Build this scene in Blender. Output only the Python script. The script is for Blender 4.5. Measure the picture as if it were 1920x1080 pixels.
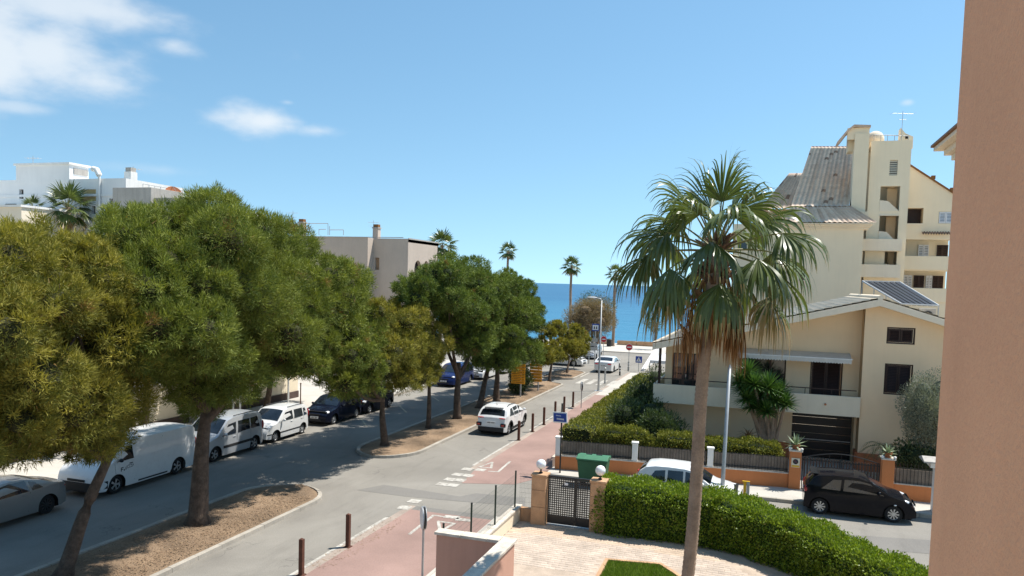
import bpy, bmesh, math, random
import numpy as np
from mathutils import Vector, Matrix
random.seed(7); RNG = np.random.default_rng(11)
for o in list(bpy.data.objects): bpy.data.objects.remove(o)
SC = bpy.context.scene; COL = SC.collection
R_ = math.radians
# ------------------------------------------------------------------ camera
CAM_H = 8.2; F_PX = 1440.0; PPX, PPY = 960.0, 617.0
def _rx(a): c, s = math.cos(a), math.sin(a); return np.array([[1,0,0],[0,c,-s],[0,s,c]])
def _rz(a): c, s = math.cos(a), math.sin(a); return np.array([[c,-s,0],[s,c,0],[0,0,1]])
CR = _rz(R_(18.1)) @ _rx(math.pi/2 - R_(3.5)) @ _rz(R_(1.7))
cd = bpy.data.cameras.new('camera'); cam = bpy.data.objects.new('camera', cd); COL.objects.link(cam)
cd.sensor_width = 36; cd.lens = 36*F_PX/1920; cd.shift_y = (PPY-540)/1920; cd.clip_start = 0.1; cd.clip_end = 90000
m4 = Matrix([list(CR[0])+[0], list(CR[1])+[0], list(CR[2])+[CAM_H], [0,0,0,1]]); cam.matrix_world = m4
SC.camera = cam
# ------------------------------------------------------------------ light
SUN_AZ, SUN_EL = 51.4, 62.0          # degrees from the street axis (+Y) towards +X
sv = Vector((math.sin(R_(SUN_AZ))*math.cos(R_(SUN_EL)), math.cos(R_(SUN_AZ))*math.cos(R_(SUN_EL)), math.sin(R_(SUN_EL))))
sl = bpy.data.lights.new('sun', 'SUN'); sl.energy = 4.6; sl.angle = R_(0.53); sl.color = (1.0, 0.955, 0.88)
so = bpy.data.objects.new('sun', sl); COL.objects.link(so); so.rotation_euler = (-sv).to_track_quat('-Z', 'Y').to_euler(); so.location = sv*200
W = bpy.data.worlds.new('World'); SC.world = W; W.use_nodes = True
nt = W.node_tree; nt.nodes.clear()
def N(t, ty, **kw):
    n = t.nodes.new(ty)
    for k, v in kw.items(): setattr(n, k, v)
    return n
def vm(t, op, a, b=None):
    n = N(t, 'ShaderNodeMath', operation=op)
    for i, s in enumerate((a, b)):
        if s is None: continue
        if hasattr(s, 'is_output'): t.links.new(s, n.inputs[i])
        else: n.inputs[i].default_value = s
    return n.outputs[0]
sky = N(nt, 'ShaderNodeTexSky', sky_type='NISHITA'); sky.sun_disc = False
sky.sun_elevation = R_(SUN_EL); sky.sun_rotation = R_(SUN_AZ); sky.air_density = 1.0; sky.dust_density = 0.15; sky.ozone_density = 2.2
tc = N(nt, 'ShaderNodeTexCoord')
# clouds drift in a layer high above: project the view direction onto that layer
sep = N(nt, 'ShaderNodeSeparateXYZ'); nt.links.new(tc.outputs['Generated'], sep.inputs[0])
def cloud_dir(px, py):
    d = CR @ np.array([(px-PPX)/F_PX, -(py-PPY)/F_PX, -1.0]); return d/np.linalg.norm(d)
nz = N(nt, 'ShaderNodeTexNoise'); nz.inputs['Scale'].default_value = 9.0; nz.inputs['Detail'].default_value = 9; nz.inputs['Roughness'].default_value = 0.52
mp = N(nt, 'ShaderNodeMapping'); mp.inputs['Scale'].default_value = (1, 1, 2.1); nt.links.new(tc.outputs['Generated'], mp.inputs[0]); nt.links.new(mp.outputs[0], nz.inputs['Vector'])
n1 = vm(nt, 'SUBTRACT', nz.outputs['Fac'], 0.5)
def blob(px, py, ax, ay, gain):
    """one cloud of the sky: an ellipse of angular half sizes ax, ay (px) about a direction"""
    c = cloud_dir(px, py); r = np.cross(c, [0,0,1]); r /= np.linalg.norm(r); u = np.cross(r, c)
    def dotn(v):
        n = N(nt, 'ShaderNodeVectorMath', operation='DOT_PRODUCT'); nt.links.new(tc.outputs['Generated'], n.inputs[0]); n.inputs[1].default_value = tuple(v); return n.outputs['Value']
    a = vm(nt, 'MULTIPLY', dotn(r), F_PX/ax); b = vm(nt, 'MULTIPLY', dotn(u), F_PX/ay); c_ = dotn(c)
    d2 = vm(nt, 'ADD', vm(nt, 'MULTIPLY', a, a), vm(nt, 'MULTIPLY', b, b))
    f = vm(nt, 'SUBTRACT', 1.0, vm(nt, 'SQRT', d2))
    f = vm(nt, 'ADD', f, vm(nt, 'MULTIPLY', n1, 2.3))
    f = vm(nt, 'MULTIPLY', f, vm(nt, 'GREATER_THAN', c_, 0.0))
    mr = N(nt, 'ShaderNodeMapRange', interpolation_type='SMOOTHERSTEP'); nt.links.new(f, mr.inputs[0])
    mr.inputs[1].default_value = 0.0; mr.inputs[2].default_value = 1.15; mr.inputs[3].default_value = 0; mr.inputs[4].default_value = gain
    return mr.outputs[0]
cl = None
for b in ((110, 105, 175, 82, .78), (190, 20, 270, 52, .72), (-60, 80, 200, 120, .8), (322, 84, 66, 27, .62), (500, 228, 105, 34, .85), (600, 246, 75, 20, .62), (30, 200, 80, 18, .45), (300, 318, 120, 20, .26), (1702, 192, 14, 8, .4), (540, 192, 20, 7, .3), (-700, 60, 420, 170, .8), (-1500, 250, 500, 120, .6), (3800, 150, 500, 110, .5)):
    v = blob(*b); cl = v if cl is None else vm(nt, 'MAXIMUM', cl, v)
mx = N(nt, 'ShaderNodeMix', data_type='RGBA'); nt.links.new(cl, mx.inputs['Factor'])
hs = N(nt, 'ShaderNodeHueSaturation'); hs.inputs['Saturation'].default_value = 1.13; hs.inputs['Hue'].default_value = 0.495; hs.inputs['Value'].default_value = 1.0
va = N(nt, 'ShaderNodeVectorMath', operation='ADD'); nt.links.new(tc.outputs['Generated'], va.inputs[0]); va.inputs[1].default_value = (0, 0, .15)
vn = N(nt, 'ShaderNodeVectorMath', operation='NORMALIZE'); nt.links.new(va.outputs[0], vn.inputs[0]); nt.links.new(vn.outputs[0], sky.inputs['Vector'])
nt.links.new(sky.outputs[0], hs.inputs['Color'])
ct_ = N(nt, 'ShaderNodeMix', data_type='RGBA', blend_type='MULTIPLY'); ct_.inputs['Factor'].default_value = 1; nt.links.new(hs.outputs[0], ct_.inputs['A']); ct_.inputs['B'].default_value = (1.03, .985, .84, 1); nt.links.new(ct_.outputs['Result'], mx.inputs['A']); mx.inputs['B'].default_value = (4.1, 4.35, 4.55, 1)
bg = N(nt, 'ShaderNodeBackground'); bg.inputs['Strength'].default_value = 0.145; nt.links.new(mx.outputs['Result'], bg.inputs['Color'])
wo = N(nt, 'ShaderNodeOutputWorld'); nt.links.new(bg.outputs[0], wo.inputs[0])
SC.view_settings.view_transform = 'Standard'; SC.view_settings.look = 'None'; SC.view_settings.gamma = 1; SC.view_settings.exposure = 0.62
SC.render.engine = 'CYCLES'
SC.cycles.max_bounces = 6; SC.cycles.diffuse_bounces = 3; SC.cycles.glossy_bounces = 3; SC.cycles.transmission_bounces = 4; SC.cycles.transparent_max_bounces = 6

# ------------------------------------------------------------------ helpers
def ray(px, py): return CR @ np.array([(px-PPX)/F_PX, -(py-PPY)/F_PX, -1.0])
def atx(px, py, X): d = ray(px, py); t = X/d[0]; return np.array([0,0,CAM_H]) + t*d
def aty(px, py, Y): d = ray(px, py); t = Y/d[1]; return np.array([0,0,CAM_H]) + t*d
def tag(o, label=None, cat=None, group=None, kind=None):
    if label: o['label'] = label
    if cat: o['category'] = cat
    if group: o['group'] = group
    if kind: o['kind'] = kind
    return o
def thing(name, label, cat, loc=(0,0,0), rz=0, group=None):
    o = bpy.data.objects.new(name, None); COL.objects.link(o); o.location = loc; o.rotation_euler = (0,0,rz); o.empty_display_size = .2
    return tag(o, label, cat, group)
def base_mat(p):
    """matrix of a parent chain made of location + z rotation"""
    m = Matrix()
    while p is not None:
        m = Matrix.Translation(p.location) @ p.rotation_euler.to_matrix().to_4x4() @ m; p = p.parent
    return m
def rotz2(x, y, a): c, s = math.cos(a), math.sin(a); return x*c-y*s, x*s+y*c
class MB:
    def __init__(s): s.v = []; s.f = []
    def add(s, vs, fs):
        b = len(s.v); s.v += [tuple(map(float, q)) for q in vs]; s.f += [[b+i for i in f] for f in fs]; return s
    def box(s, x0, x1, y0, y1, z0, z1):
        return s.add([(x0,y0,z0),(x1,y0,z0),(x1,y1,z0),(x0,y1,z0),(x0,y0,z1),(x1,y0,z1),(x1,y1,z1),(x0,y1,z1)], [(3,2,1,0),(4,5,6,7),(0,1,5,4),(1,2,6,5),(2,3,7,6),(3,0,4,7)])
    def obox(s, c, d, rz=0, ax=None):
        """oriented box: centre c, full sizes d"""
        vs = []
        for z in (-.5,.5):
            for (x, y) in ((-.5,-.5),(.5,-.5),(.5,.5),(-.5,.5)):
                if ax is None:
                    X, Y = rotz2(x*d[0], y*d[1], rz); vs.append((c[0]+X, c[1]+Y, c[2]+z*d[2]))
                else:
                    vs.append(tuple(c[i]+ax[0][i]*x*d[0]+ax[1][i]*y*d[1]+ax[2][i]*z*d[2] for i in range(3)))
        return s.add(vs, [(3,2,1,0),(4,5,6,7),(0,1,5,4),(1,2,6,5),(2,3,7,6),(3,0,4,7)])
    def prism(s, poly, z0, z1, top=True):
        n = len(poly); vs = [(x,y,z0) for x,y in poly]+[(x,y,z1) for x,y in poly]
        return s.add(vs, [tuple(range(n-1,-1,-1)), tuple(range(n,2*n))]+[(i,(i+1)%n,n+(i+1)%n,n+i) for i in range(n)])
    def prism_y(s, poly, y0, y1):
        """polygon in x,z pushed along y"""
        n = len(poly); vs = [(x,y0,z) for x,z in poly]+[(x,y1,z) for x,z in poly]
        return s.add(vs, [tuple(range(n)), tuple(range(2*n-1,n-1,-1))]+[(i,n+i,n+(i+1)%n,(i+1)%n) for i in range(n)])
    def prism_x(s, poly, x0, x1):
        n = len(poly); vs = [(x0,y,z) for y,z in poly]+[(x1,y,z) for y,z in poly]
        return s.add(vs, [tuple(range(n)), tuple(range(2*n-1,n-1,-1))]+[(i,n+i,n+(i+1)%n,(i+1)%n) for i in range(n)])
    def tube(s, pts, rad, n=8, caps=True):
        pts = [Vector(p) for p in pts]; m = len(pts)
        if not hasattr(rad, '__len__'): rad = [rad]*m
        ref = Vector((0,0,1)); b = len(s.v); vs = []; fs = []
        for i, p in enumerate(pts):
            t = (pts[min(i+1,m-1)]-pts[max(i-1,0)]).normalized()
            r = Vector((1,0,0)) if abs(t.z) > .9 else ref
            u = t.cross(r).normalized(); w = t.cross(u)
            for k in range(n):
                a = 2*math.pi*k/n; vs.append(p+(u*math.cos(a)+w*math.sin(a))*rad[i])
        for i in range(m-1):
            for k in range(n):
                fs.append((i*n+k, (i+1)*n+k, (i+1)*n+(k+1)%n, i*n+(k+1)%n))
        if caps: fs += [tuple(range(n)), tuple(range(m*n-1, (m-1)*n-1, -1))]
        return s.add(vs, fs)
    def lathe(s, prof, n=16, c=(0,0,0), axis='z', caps=True):
        vs = []; m = len(prof)
        for r, z in prof:
            for k in range(n):
                a = 2*math.pi*k/n; x, y = r*math.cos(a), r*math.sin(a)
                vs.append((c[0]+x, c[1]+y, c[2]+z) if axis == 'z' else (c[0]+x, c[1]+z, c[2]-y))
        fs = [(i*n+k, i*n+(k+1)%n, (i+1)*n+(k+1)%n, (i+1)*n+k) for i in range(m-1) for k in range(n)]
        if caps: fs += [tuple(range(n-1,-1,-1)), tuple(range((m-1)*n, m*n))]
        return s.add(vs, fs)
    def ball(s, c, r, n=12, m=8):
        r = r if hasattr(r, '__len__') else (r,r,r)
        prof = [(math.sin(math.pi*i/m), -math.cos(math.pi*i/m)) for i in range(1, m)]
        vs = []; 
        for a, z in prof:
            for k in range(n):
                t = 2*math.pi*k/n; vs.append((c[0]+r[0]*a*math.cos(t), c[1]+r[1]*a*math.sin(t), c[2]+r[2]*z))
        k0 = len(vs); vs += [(c[0],c[1],c[2]-r[2]), (c[0],c[1],c[2]+r[2])]
        fs = [(i*n+k, i*n+(k+1)%n, (i+1)*n+(k+1)%n, (i+1)*n+k) for i in range(m-2) for k in range(n)]
        fs += [(k0, (k+1)%n, k) for k in range(n)]+[(k0+1, (m-2)*n+k, (m-2)*n+(k+1)%n) for k in range(n)]
        return s.add(vs, fs)
    def mesh(s, name, inv=None, smooth=False):
        me = bpy.data.meshes.new(name)
        vs = s.v if inv is None else [tuple(inv @ Vector(v)) for v in s.v]
        me.from_pydata(vs, [], s.f); me.update()
        if smooth: me.shade_smooth()
        return me
    def build(s, name, mat, parent=None, world=True, smooth=False, bev=0, kind=None, angle=None):
        inv = base_mat(parent).inverted() if (parent is not None and world) else None
        me = s.mesh(name, inv, smooth); me.materials.append(mat)
        o = bpy.data.objects.new(name, me); COL.objects.link(o); o.parent = parent
        if bev:
            b = o.modifiers.new('bevel', 'BEVEL'); b.width = bev; b.segments = 2; b.limit_method = 'ANGLE'; b.angle_limit = R_(40)
        if smooth and angle: me.set_sharp_from_angle(angle=R_(angle))
        if kind: o['kind'] = kind
        return o
def B(x0, x1, y0, y1, z0, z1): return MB().box(x0, x1, y0, y1, z0, z1)
def npmesh(name, co, faces, mat, parent=None, tint=None, world=True, smooth=False):
    """big meshes from arrays; faces (n,3) or (n,4); tint per face"""
    co = np.asarray(co, dtype=np.float32)
    if parent is not None and world:
        mi = np.array(base_mat(parent).inverted(), dtype=np.float32); co = co @ mi[:3,:3].T + mi[:3,3]
    me = bpy.data.meshes.new(name); k = faces.shape[1]; nf = len(faces)
    me.vertices.add(len(co)); me.vertices.foreach_set('co', co.ravel())
    me.loops.add(nf*k); me.loops.foreach_set('vertex_index', faces.astype(np.int32).ravel())
    me.polygons.add(nf); me.polygons.foreach_set('loop_start', np.arange(0, nf*k, k, dtype=np.int32)); me.polygons.foreach_set('loop_total', np.full(nf, k, dtype=np.int32))
    me.update(calc_edges=True)
    if smooth: me.shade_smooth()
    if tint is not None:
        a = me.attributes.new('tint', 'FLOAT', 'FACE'); a.data.foreach_set('value', np.asarray(tint, dtype=np.float32))
    me.materials.append(mat)
    o = bpy.data.objects.new(name, me); COL.objects.link(o); o.parent = parent
    return o
def struct(o, label=None): o['kind'] = 'structure'; return tag(o, label)
def dup(o, loc=None, rz=None, parent=None, label=None, group=None):
    c = o.copy(); COL.objects.link(c); c.parent = parent
    if loc is not None: c.location = loc
    if rz is not None: c.rotation_euler = (0,0,rz)
    if label: c['label'] = label
    if group: c['group'] = group
    for ch in list(o.children): dup(ch, parent=c)
    return c

# ------------------------------------------------------------------ materials
def nodes(name):
    m = bpy.data.materials.new(name); m.use_nodes = True; t = m.node_tree; t.nodes.clear()
    out = N(t, 'ShaderNodeOutputMaterial'); p = N(t, 'ShaderNodeBsdfPrincipled'); t.links.new(p.outputs[0], out.inputs[0]); return m, t, p, out
def noise(t, scale, detail=4, rough=.55, coord='pos', stretch=None, dist=0):
    if coord == 'pos': c = N(t, 'ShaderNodeNewGeometry').outputs['Position']
    else: c = N(t, 'ShaderNodeTexCoord').outputs['Object']
    if stretch:
        mp = N(t, 'ShaderNodeMapping'); mp.inputs['Scale'].default_value = stretch; t.links.new(c, mp.inputs[0]); c = mp.outputs[0]
    n = N(t, 'ShaderNodeTexNoise'); n.inputs['Scale'].default_value = scale; n.inputs['Detail'].default_value = detail; n.inputs['Roughness'].default_value = rough; n.inputs['Distortion'].default_value = dist
    t.links.new(c, n.inputs['Vector']); return n.outputs['Fac']
def ramp(t, fac, stops):
    r = N(t, 'ShaderNodeValToRGB'); t.links.new(fac, r.inputs[0]); e = r.color_ramp.elements
    while len(e) < len(stops): e.new(.5)
    for i, (p, c) in enumerate(stops):
        e[i].position = p; c = c if hasattr(c, '__len__') else (c,c,c); e[i].color = (*c, 1)
    return r.outputs['Color']
def mixc(t, fac, a, b, blend='MIX'):
    n = N(t, 'ShaderNodeMix', data_type='RGBA', blend_type=blend)
    for k, v in (('Factor', fac), ('A', a), ('B', b)):
        if hasattr(v, 'is_output'): t.links.new(v, n.inputs[k])
        elif k == 'Factor': n.inputs[k].default_value = v
        else: n.inputs[k].default_value = (*v, 1)
    return n.outputs['Result']
def bump(t, p, h, strength=.3, dist=.02):
    b = N(t, 'ShaderNodeBump'); b.inputs['Strength'].default_value = strength; b.inputs['Distance'].default_value = dist
    t.links.new(h, b.inputs['Height']); t.links.new(b.outputs[0], p.inputs['Normal'])
MATS = {}
def pm(name, col, rough=.8, var=.12, scale=3, fine=30, bmp=.15, metal=0, spec=.4, streak=0, coat=0, coord='pos', bd=.01):
    """general painted / mineral surface: base colour with broad and fine variation, optional vertical rain streaks"""
    if name in MATS: return MATS[name]
    m, t, p, _ = nodes(name)
    c1 = tuple(max(0, x*(1-var)) for x in col); c2 = tuple(min(1, x*(1+var)) for x in col)
    c = ramp(t, noise(t, scale, 5, coord=coord), [(.3, c1), (.7, c2)])
    c = mixc(t, .5*min(1, var*4), c, ramp(t, noise(t, fine, 3, coord=coord), [(.3, .35), (.7, .65)]), 'OVERLAY')
    if streak:
        s = noise(t, 2.2, 6, .7, coord=coord, stretch=(2.2, 2.2, .16)); s2 = ramp(t, s, [(.46, 0), (.74, streak)])
        c = mixc(t, s2, c, tuple(x*.45 for x in col))
    t.links.new(c, p.inputs['Base Color'])
    p.inputs['Roughness'].default_value = rough; p.inputs['Metallic'].default_value = metal; p.inputs['Specular IOR Level'].default_value = spec
    if coat: p.inputs['Coat Weight'].default_value = coat; p.inputs['Coat Roughness'].default_value = .04
    if bmp: bump(t, p, noise(t, fine*1.5, 4, coord=coord), bmp, bd)
    MATS[name] = m; return m
def leafmat(name, dark, light, brown=None, rough=.6, trans=.25, spec=.25):
    """foliage: colour along the per-leaf tint attribute (0..1 green range, above 1 = dry)"""
    m, t, p, out = nodes(name)
    a = N(t, 'ShaderNodeAttribute', attribute_name='tint').outputs['Fac']
    st = [(0, dark), (.5, light)] + ([(.56, tuple((x+y)/2 for x, y in zip(light, brown))), (1, brown)] if brown else [])
    c = ramp(t, vm(t, 'MULTIPLY', a, .5), st)
    t.links.new(c, p.inputs['Base Color']); p.inputs['Roughness'].default_value = rough; p.inputs['Specular IOR Level'].default_value = spec
    tr = N(t, 'ShaderNodeBsdfTranslucent'); tc_ = mixc(t, 1, c, (1.25, 1.3, .6), 'MULTIPLY'); t.links.new(tc_, tr.inputs[0])
    ms = N(t, 'ShaderNodeMixShader'); ms.inputs[0].default_value = trans; t.links.new(p.outputs[0], ms.inputs[1]); t.links.new(tr.outputs[0], ms.inputs[2]); t.links.new(ms.outputs[0], out.inputs[0])
    MATS[name] = m; return m
def asphalt(name, a, b, seed=0):
    m, t, p, _ = nodes(name)
    c = ramp(t, noise(t, .23, 5, .6, dist=.6), [(.3, a), (.7, b)])
    c = mixc(t, .55, c, ramp(t, noise(t, 26, 5, .7), [(.25, .3), (.75, .7)]), 'OVERLAY')
    st = noise(t, 1.1, 6, .72, stretch=(1.4, .22, 1)); c = mixc(t, ramp(t, st, [(.52, 0), (.75, .35)]), c, tuple(x*.6 for x in a))
    v = N(t, 'ShaderNodeTexVoronoi', feature='DISTANCE_TO_EDGE'); v.inputs['Scale'].default_value = .33; g_ = N(t, 'ShaderNodeNewGeometry')
    nn = N(t, 'ShaderNodeTexNoise'); nn.inputs['Scale'].default_value = 1.6; nn.inputs['Detail'].default_value = 5; t.links.new(g_.outputs['Position'], nn.inputs['Vector'])
    av = N(t, 'ShaderNodeVectorMath', operation='ADD'); t.links.new(g_.outputs['Position'], av.inputs[0]); t.links.new(nn.outputs['Color'], av.inputs[1]); t.links.new(av.outputs[0], v.inputs['Vector'])
    cr = ramp(t, v.outputs['Distance'], [(0, .5), (.006, 0)]); ck = vm(t, 'MULTIPLY', cr, ramp(t, noise(t, .35, 3), [(.5, 0), (.62, 1)]))
    c = mixc(t, ck, c, (.03, .03, .03))
    t.links.new(c, p.inputs['Base Color']); p.inputs['Roughness'].default_value = .9; p.inputs['Specular IOR Level'].default_value = .3
    bump(t, p, noise(t, 90, 3, .7), .35, .01); MATS[name] = m; return m
def worn_paint():
    m, t, p, _ = nodes('road_paint'); w = noise(t, 7, 6, .75); b = noise(t, 1.1, 3)
    f = ramp(t, vm(t, 'ADD', vm(t, 'MULTIPLY', w, .7), vm(t, 'MULTIPLY', b, .3)), [(.42, 0), (.56, 1)])
    t.links.new(mixc(t, f, (.28, .255, .22), (.50, .475, .425)), p.inputs['Base Color']); p.inputs['Roughness'].default_value = .85; MATS['road_paint'] = m
def tilemat(name, dark, mid, light):
    m, t, p, _ = nodes(name); a = N(t, 'ShaderNodeAttribute', attribute_name='tint').outputs['Fac']
    c = ramp(t, a, [(.0, dark), (.16, mid), (1, light)]); c = mixc(t, .4, c, ramp(t, noise(t, 5, 5, .7), [(.3, .3), (.7, .65)]), 'OVERLAY'); t.links.new(c, p.inputs['Base Color']); p.inputs['Roughness'].default_value = .95; bump(t, p, noise(t, 30, 3), .3, .01); MATS[name] = m
def water():
    m, t, p, _ = nodes('sea_water')
    geo = N(t, 'ShaderNodeNewGeometry').outputs['Position']
    n1 = noise(t, .012, 4, .6, stretch=(.35, 1, 1)); n2 = noise(t, .10, 6, .65, stretch=(.3, 1, 1))
    c = ramp(t, n1, [(.3, (.014, .085, .18)), (.7, (.026, .12, .225))])
    # shallow turquoise strip near the beach
    sp = N(t, 'ShaderNodeSeparateXYZ'); t.links.new(geo, sp.inputs[0])
    mr = N(t, 'ShaderNodeMapRange'); t.links.new(sp.outputs['Y'], mr.inputs[0]); mr.inputs[1].default_value = 105; mr.inputs[2].default_value = 520; mr.inputs[3].default_value = .8; mr.inputs[4].default_value = 0
    c = mixc(t, mr.outputs[0], c, (.045, .20, .31))
    c = mixc(t, ramp(t, n2, [(.5, 0), (.75, .3)]), c, (.015, .085, .18))
    t.links.new(c, p.inputs['Base Color']); p.inputs['Roughness'].default_value = .32; p.inputs['Specular IOR Level'].default_value = .25; p.inputs['IOR'].default_value = 1.33
    hsum = vm(t, 'ADD', noise(t, .5, 6, .65, stretch=(.5, 1, 1)), vm(t, 'MULTIPLY', noise(t, .06, 4, .6, stretch=(.4, 1, 1)), 3)); bump(t, p, hsum, .9, .5)
    MATS['sea'] = m; return m
def plain(name, col, rough=.5, metal=0, spec=.5, coat=0, emit=0):
    if name in MATS: return MATS[name]
    return pm(name, col, rough, .05, 2.5, 40, 0.03, metal, spec, 0, coat, coord='obj')
def glassy(name, col=(.012, .016, .022)):
    m, t, p, _ = nodes(name); c = ramp(t, noise(t, 1.7, 3, coord='obj'), [(.35, tuple(x*.6 for x in col)), (.7, tuple(x*1.8 for x in col))]); t.links.new(c, p.inputs['Base Color'])
    p.inputs['Roughness'].default_value = .04; p.inputs['Specular IOR Level'].default_value = .8; p.inputs['IOR'].default_value = 1.5; MATS[name] = m; return m
def M(n): return MATS[n]
asphalt('asphalt', (.195, .18, .157), (.275, .256, .224)); asphalt('asphalt_patch', (.17, .16, .145), (.21, .197, .178))
water()
pm('concrete_walk', (.46, .43, .38), .9, .12, .6, 18, .2); pm('plaza', (.50, .46, .40), .9, .08, .3, 9, .1)
pm('kerb', (.36, .325, .275), .9, .18, 1.3, 25, .3); pm('dirt', (.225, .155, .098), 1, .5, .45, 14, .9, bd=.05); pm('terrain', (.44, .38, .29), 1, .2, .1, 6, .4)
pm('red_lane', (.29, .19, .160), .9, .16, .45, 22, .25); worn_paint()
pm('pink_render', (.56, .32, .235), .9, .06, .8, 60, .25, streak=.15); pm('orange_render', (.54, .20, .075), .9, .08, .9, 45, .2, streak=.15)
pm('own_render', (.69, .352, .20), .9, .07, 1.3, 55, .5, streak=.10)
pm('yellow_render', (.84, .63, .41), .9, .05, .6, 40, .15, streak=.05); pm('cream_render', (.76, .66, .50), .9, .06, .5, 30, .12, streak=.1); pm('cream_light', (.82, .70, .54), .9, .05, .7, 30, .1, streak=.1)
pm('tower_render', (.86, .72, .52), .9, .05, .35, 26, .12, streak=.07)
pm('white_render', (.78, .77, .75), .9, .05, .5, 30, .1, streak=.08); pm('white_paint', (.78, .76, .72), .7, .06, 1.5, 30, .1, streak=.25)
pm('raw_concrete', (.42, .39, .35), .95, .12, .8, 20, .3, streak=.5); pm('beige_concrete', (.52, .43, .355), .95, .06, .5, 14, .2, streak=.12)
pm('sandstone', (.50, .30, .17), .9, .16, 2.5, 30, .3, streak=.3); pm('stone_cap', (.56, .50, .42), .9, .22, 3.5, 30, .4)
pm('paver', (.50, .385, .285), .9, .2, 1.7, 20, .3); pm('paver_joint', (.42, .335, .262), 1, .2, 2, 25, .3)
pm('brown_shutter', (.035, .016, .012), .55, .15, 4, 40, .1); pm('white_shutter', (.72, .72, .74), .6, .05, 3, 30, .1); pm('dark_inside', (.012, .010, .009), .9, .1, 2, 20, 0)
tilemat('roof_tile', (.30,.19,.13), (.52,.37,.27), (.78,.62,.48)); tilemat('roof_tile_dark', (.12,.07,.05), (.22,.135,.09), (.33,.21,.14)); tilemat('roof_tile_pale', (.36,.27,.19), (.66,.55,.41), (.82,.71,.55))
pm('terracotta', (.45, .16, .07), .85, .15, 4, 30, .2); pm('screen', (.20, .165, .135), .95, .22, 2.5, 40, .5)
pm('black_iron', (.012, .012, .013), .45, .1, 6, 40, .1, spec=.5); pm('grey_metal', (.42, .43, .43), .5, .08, 5, 40, .1, metal=.55); pm('dark_green_metal', (.012, .035, .025), .5, .1, 6, 40, .1); pm('rust', (.105, .042, .025), .85, .3, 7, 40, .3)
pm('bark', (.105, .075, .055), 1, .4, 5, 22, 1, bd=.05); pm('palm_bark', (.30, .215, .155), 1, .22, 4, 26, .7, bd=.03); pm('thin_bark', (.16, .12, .09), 1, .3, 5, 25, .6)
pm('bin_green', (.03, .115, .055), .55, .12, 3, 30, .1); pm('yellow_plastic', (.65, .38, .02), .5, .08, 4, 30, .05); pm('sign_orange', (.82, .36, .02), .5, .08, 3, 30, .03); pm('sign_brown', (.22, .09, .02), .6, .1, 3, 30, .03)
pm('sign_blue', (.012, .055, .30), .4, .06, 3, 30, .02); pm('sign_white', (.74, .75, .76), .45, .04, 3, 30, .02); pm('sign_red', (.50, .02, .03), .4, .05, 3, 30, .02); pm('ink', (.015, .015, .018), .6, .05, 3, 30, 0)
pm('canvas', (.70, .70, .71), .8, .06, 1, 30, .1); pm('awning_cloth', (.60, .56, .50), .9, .08, 3, 30, .1)
m_, t_, p_, _o = nodes('globe_glass'); p_.inputs['Base Color'].default_value = (.82, .82, .82, 1); p_.inputs['Roughness'].default_value = .25; p_.inputs['Subsurface Weight'].default_value = .3; MATS['globe_glass'] = m_
t_.links.new(ramp(t_, noise(t_, 3, 3, coord='obj'), [(.3, .80), (.7, .83)]), p_.inputs['Base Color'])
glassy('glass'); glassy('glass_house', (.03, .03, .03)); pm('solar', (.022, .024, .03), .4, .2, 3, 20, .05, spec=.3)
leafmat('pine_leaf', (.10, .112, .022), (.36, .31, .055), (.22, .12, .05), .7, .22); leafmat('pine_mid', (.075, .108, .022), (.26, .285, .052), (.24, .12, .05), .7, .22); leafmat('pine_dark', (.06, .098, .022), (.20, .245, .048), (.25, .11, .05), .7, .2); leafmat('hedge_leaf', (.06, .115, .012), (.28, .36, .03), (.35, .28, .10), .45, .25, .4)
leafmat('hedge_dark', (.06, .082, .014), (.30, .29, .045), (.26, .19, .09), .55, .2); leafmat('oleander', (.035, .06, .022), (.11, .15, .055), (.3, .2, .1), .5, .2, .4); leafmat('olive', (.13, .145, .10), (.34, .35, .26), None, .5, .15, .4)
leafmat('palm_leaf', (.042, .066, .020), (.16, .20, .055), (.32, .20, .09), .34, .22, .5); leafmat('dry_leaf', (.20, .095, .04), (.36, .19, .085), None, .85, .15); leafmat('tamarisk', (.20, .145, .085), (.36, .28, .18), None, .9, .2)
leafmat('yucca', (.03, .075, .02), (.11, .21, .035), (.4, .3, .15), .45, .15, .5); leafmat('grass', (.07, .13, .015), (.22, .32, .04), None, .7, .25); leafmat('litter', (.15, .09, .055), (.33, .23, .14), None, 1, 0); leafmat('agave', (.13, .18, .10), (.30, .36, .24), None, .5, .1, .4)

# ================================================================== THE SETTING
def G(px, py, z=0.0): d = ray(px, py); t = (z-CAM_H)/d[2]; q = np.array([0,0,CAM_H])+t*d; return (q[0], q[1])
def sheet(name, poly, z, mat, lab=None, parent=None):
    o = MB().add([(x,y,z) for x,y in poly], [tuple(range(len(poly)))]).build(name, mat, parent)
    if parent is None: struct(o, lab)
    return o
def rect(x0, x1, y0, y1): return [(x0,y0),(x1,y0),(x1,y1),(x0,y1)]
def stroke(mb, pts, w, z):
    for (ax, ay), (bx, by) in zip(pts[:-1], pts[1:]):
        d = Vector((bx-ax, by-ay)); L = d.length; d /= L; n = Vector((-d.y, d.x))*w/2; e = d*w*.35
        ax_, ay_, bx_, by_ = ax-e.x, ay-e.y, bx+e.x, by+e.y
        mb.add([(ax_-n.x,ay_-n.y,z),(bx_-n.x,by_-n.y,z),(bx_+n.x,by_+n.y,z),(ax_+n.x,ay_+n.y,z)], [(0,1,2,3)]); z += .0006
sheet('ground', rect(-600, 600, -90, 106.8), -.03, M('terrain'))
sheet('sea', rect(-40000, 40000, 104, 60000), -1.9, M('sea'))
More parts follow.
